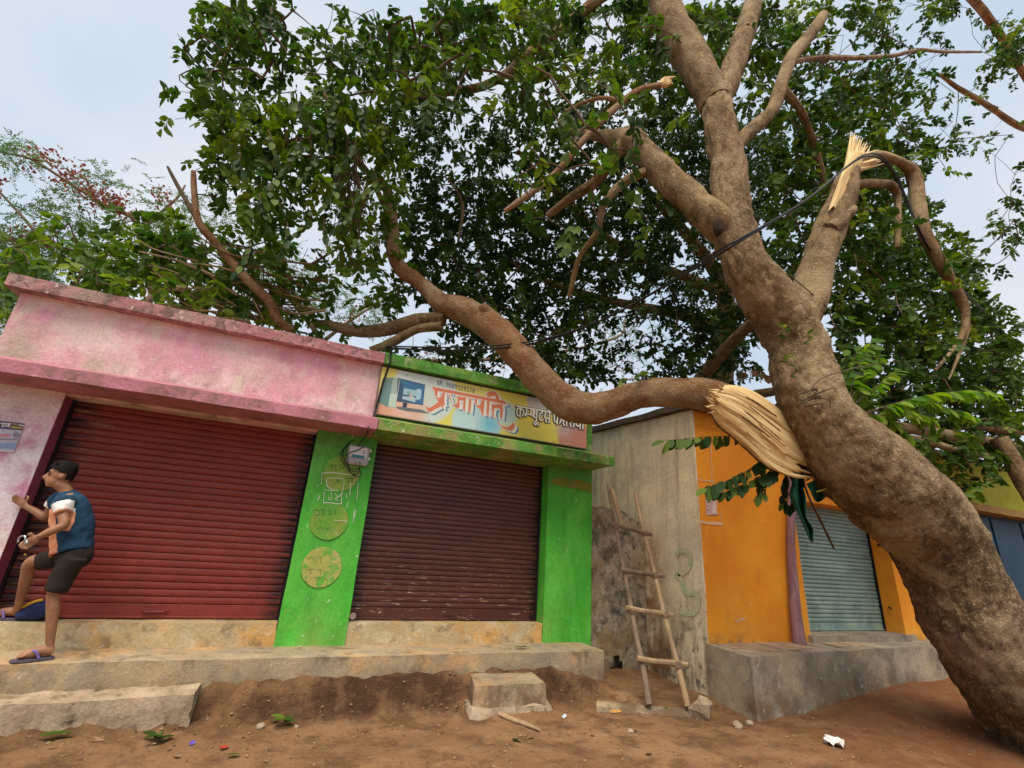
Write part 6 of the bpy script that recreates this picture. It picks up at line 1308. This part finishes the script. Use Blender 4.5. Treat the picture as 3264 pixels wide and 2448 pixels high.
wrap = M('orange_foil', (.70, .26, .03), [((.80, .55, .10), 25, .45, .58, .9), ((.60, .45, .42), 30, .6, .66, .8)], .35)
sheetlet(1960, 2272, .13, .07, -.3, wrap, 'snack_wrapper', 'crumpled orange and yellow snack wrapper left of the ladder feet', 'wrapper', 2.)
wp = M('white_paper', (.66, .64, .62), [((.45, .42, .42), 18, .5, .62, .8)], .8)
o = sheetlet(2660, 2375, .17, .15, .5, wp, 'paper_scrap', 'crumpled white paper on the red earth at lower right', 'paper', 5., .05)
sheetlet(1615, 2110, .07, .04, .2, wp, 'paper_scrap', 'tiny white scrap', 'paper', 7.) if False else None
def ground_leaf(px, py, L, yaw, ls, lab, name='fallen_leaf'):
    c = g(px, py); o = link(name, random.choice(ls)); o.location = c+[0, 0, .018]; o.rotation_euler = (random.uniform(-.3, .3), random.uniform(-.15, .25), yaw); o.scale = (L, L, L); o['label'] = lab; o['category'] = 'leaf'; o['group'] = 'fallen leaves'; return o
ground_leaf(115, 2358, .20, .3, LS_fresh, 'long green leaf lying below the rough stone step')
ground_leaf(265, 2370, .12, .1, dry, 'brown dry leaf on the earth in front of the stone step')
ground_leaf(140, 2400, .10, .8, LS_fresh, 'pale green leaf nearest the lower left corner')
ground_leaf(720, 2418, .09, .2, LS_fresh, 'pale leaf on the earth below the green pillar')
ground_leaf(570, 2422, .07, 2.2, dry, 'small tan leaf at the bottom edge, left of centre')
ground_leaf(2685, 2190, .16, -.9, LS_fresh, 'narrow yellow-green leaf by the cement platform wall')
ground_leaf(2530, 2226, .10, .2, dry, 'yellowish leaf on the red earth at the platform foot')
ground_leaf(1630, 2362, .13, -.5, LS_light, 'green pod-like leaf on the earth below the step block')
ground_leaf(1685, 2358, .08, .6, dry, 'curled dry leaf beside the green pod-like leaf')
ground_leaf(1890, 2352, .06, 1.2, dry, 'small dry leaf in the middle of the earth')
ground_leaf(2060, 2408, .08, .3, dry, 'brown leaf near the bottom edge, right of centre')
ground_leaf(2010, 2332, .09, -.2, dry, 'dark curled leaf left of the loose stone')
ground_leaf(2120, 2262, .16, .2, LS_light, 'green leaf beside the right ladder foot on the drain slab')
ground_leaf(2075, 2255, .10, 2.8, LS_light, 'green leaf between the two ladder feet')
for px, py, lab in ((905, 2312, 'bright green leaf cluster lying on the earth left of the step block'), (490, 2370, 'dark green leaf cluster on the earth right of the stone step')):
    c = g(px, py)+[0, 0, .015]; r = root('leaf_cluster', c, lab, 'leaves')
    for k in range(5): place_leaf(r, c+[random.uniform(-.02, .02), random.uniform(-.02, .02), .01*k], [math.cos(k*1.3), math.sin(k*1.3), .25], [0, 0, 1], random.uniform(.09, .14), LS_fresh if px > 800 else LS_light)
c = atz(1640, 2066, PZ+.01); r = root('leaf_cluster', c, 'few dark leaves lying on the pavement before the green pillar', 'leaves')
for k in range(3): place_leaf(r, c+[.04*k, 0, .008], [1, .1*k-.1, .1], [0, 0, 1], .09, LS_dark)
def stick(P, R, lab, m='wood'): return solo('fallen_stick', vf(tube([g(x, y)+[0, 0, .018] for x, y in P], R, 7, 4, .2, 8, P[0][0])), MT[m], lab, 'stick', True)
stick([(1592, 2283), (1630, 2300), (1680, 2318), (1722, 2336)], [.026, .022, .018, .010], 'broken stick lying in front of the small step block')
stick([(995, 2250), (1010, 2275), (1030, 2290)], [.007, .006, .004], 'thin bent twig on the earth bank left of the step block', 'woodgrey')
for px, py, r_, lab in ((870, 2260, .060, 'grey brown rock at the foot of the earth bank'), (905, 2255, .045, 'smaller rock beside the grey brown rock on the bank'), (1272, 2210, .030, 'small pale stone on the earth bank'), (830, 2320, .035, 'low brown clod in front of the bank rocks'), (944, 2320, .022, 'whitish pebble beside the bright green leaf cluster'), (2148, 2165, .035, 'small grey stone at the foot of the beige wall'), (2010, 2335, .03, 'flat brown stone near the dark curled leaf'), (2390, 2310, .04, 'pale rubble lump at the corner of the cement platform'), (2350, 2318, .05, 'rubble lump left of the cement platform corner')):
    V, F = pebble(np.array([0, 0, 0.]), r_, px*.013, .75, 10, 7); V = [np.array(v)+g(px, py)+[0, 0, r_*.25] for v in V]; solo('rock', (V, F), MT['soilstone'], lab, 'rock', True)
bt_ = sheetlet(712, 2388, .05, .05, .4, flat('red_scrap', (.34, .035, .02), .7), 'plastic_scrap', 'dull red plastic scrap on the earth below the red shutter', 'scrap', 3.)
sheetlet(610, 2376, .035, .03, .9, flat('violet_scrap', (.08, .05, .30), .5), 'plastic_scrap', 'tiny violet plastic scrap on the earth near the stone step', 'scrap', 4.)
sheetlet(1610, 2094, .001, .001, 0, wp, 'x', 'x', 'x') if False else None
sheetlet(1798, 2288, .05, .03, .2, flat('pale_blue_scrap', (.45, .48, .55), .5), 'plastic_scrap', 'pale bluish plastic scrap right of the broken stick', 'scrap', 6.)
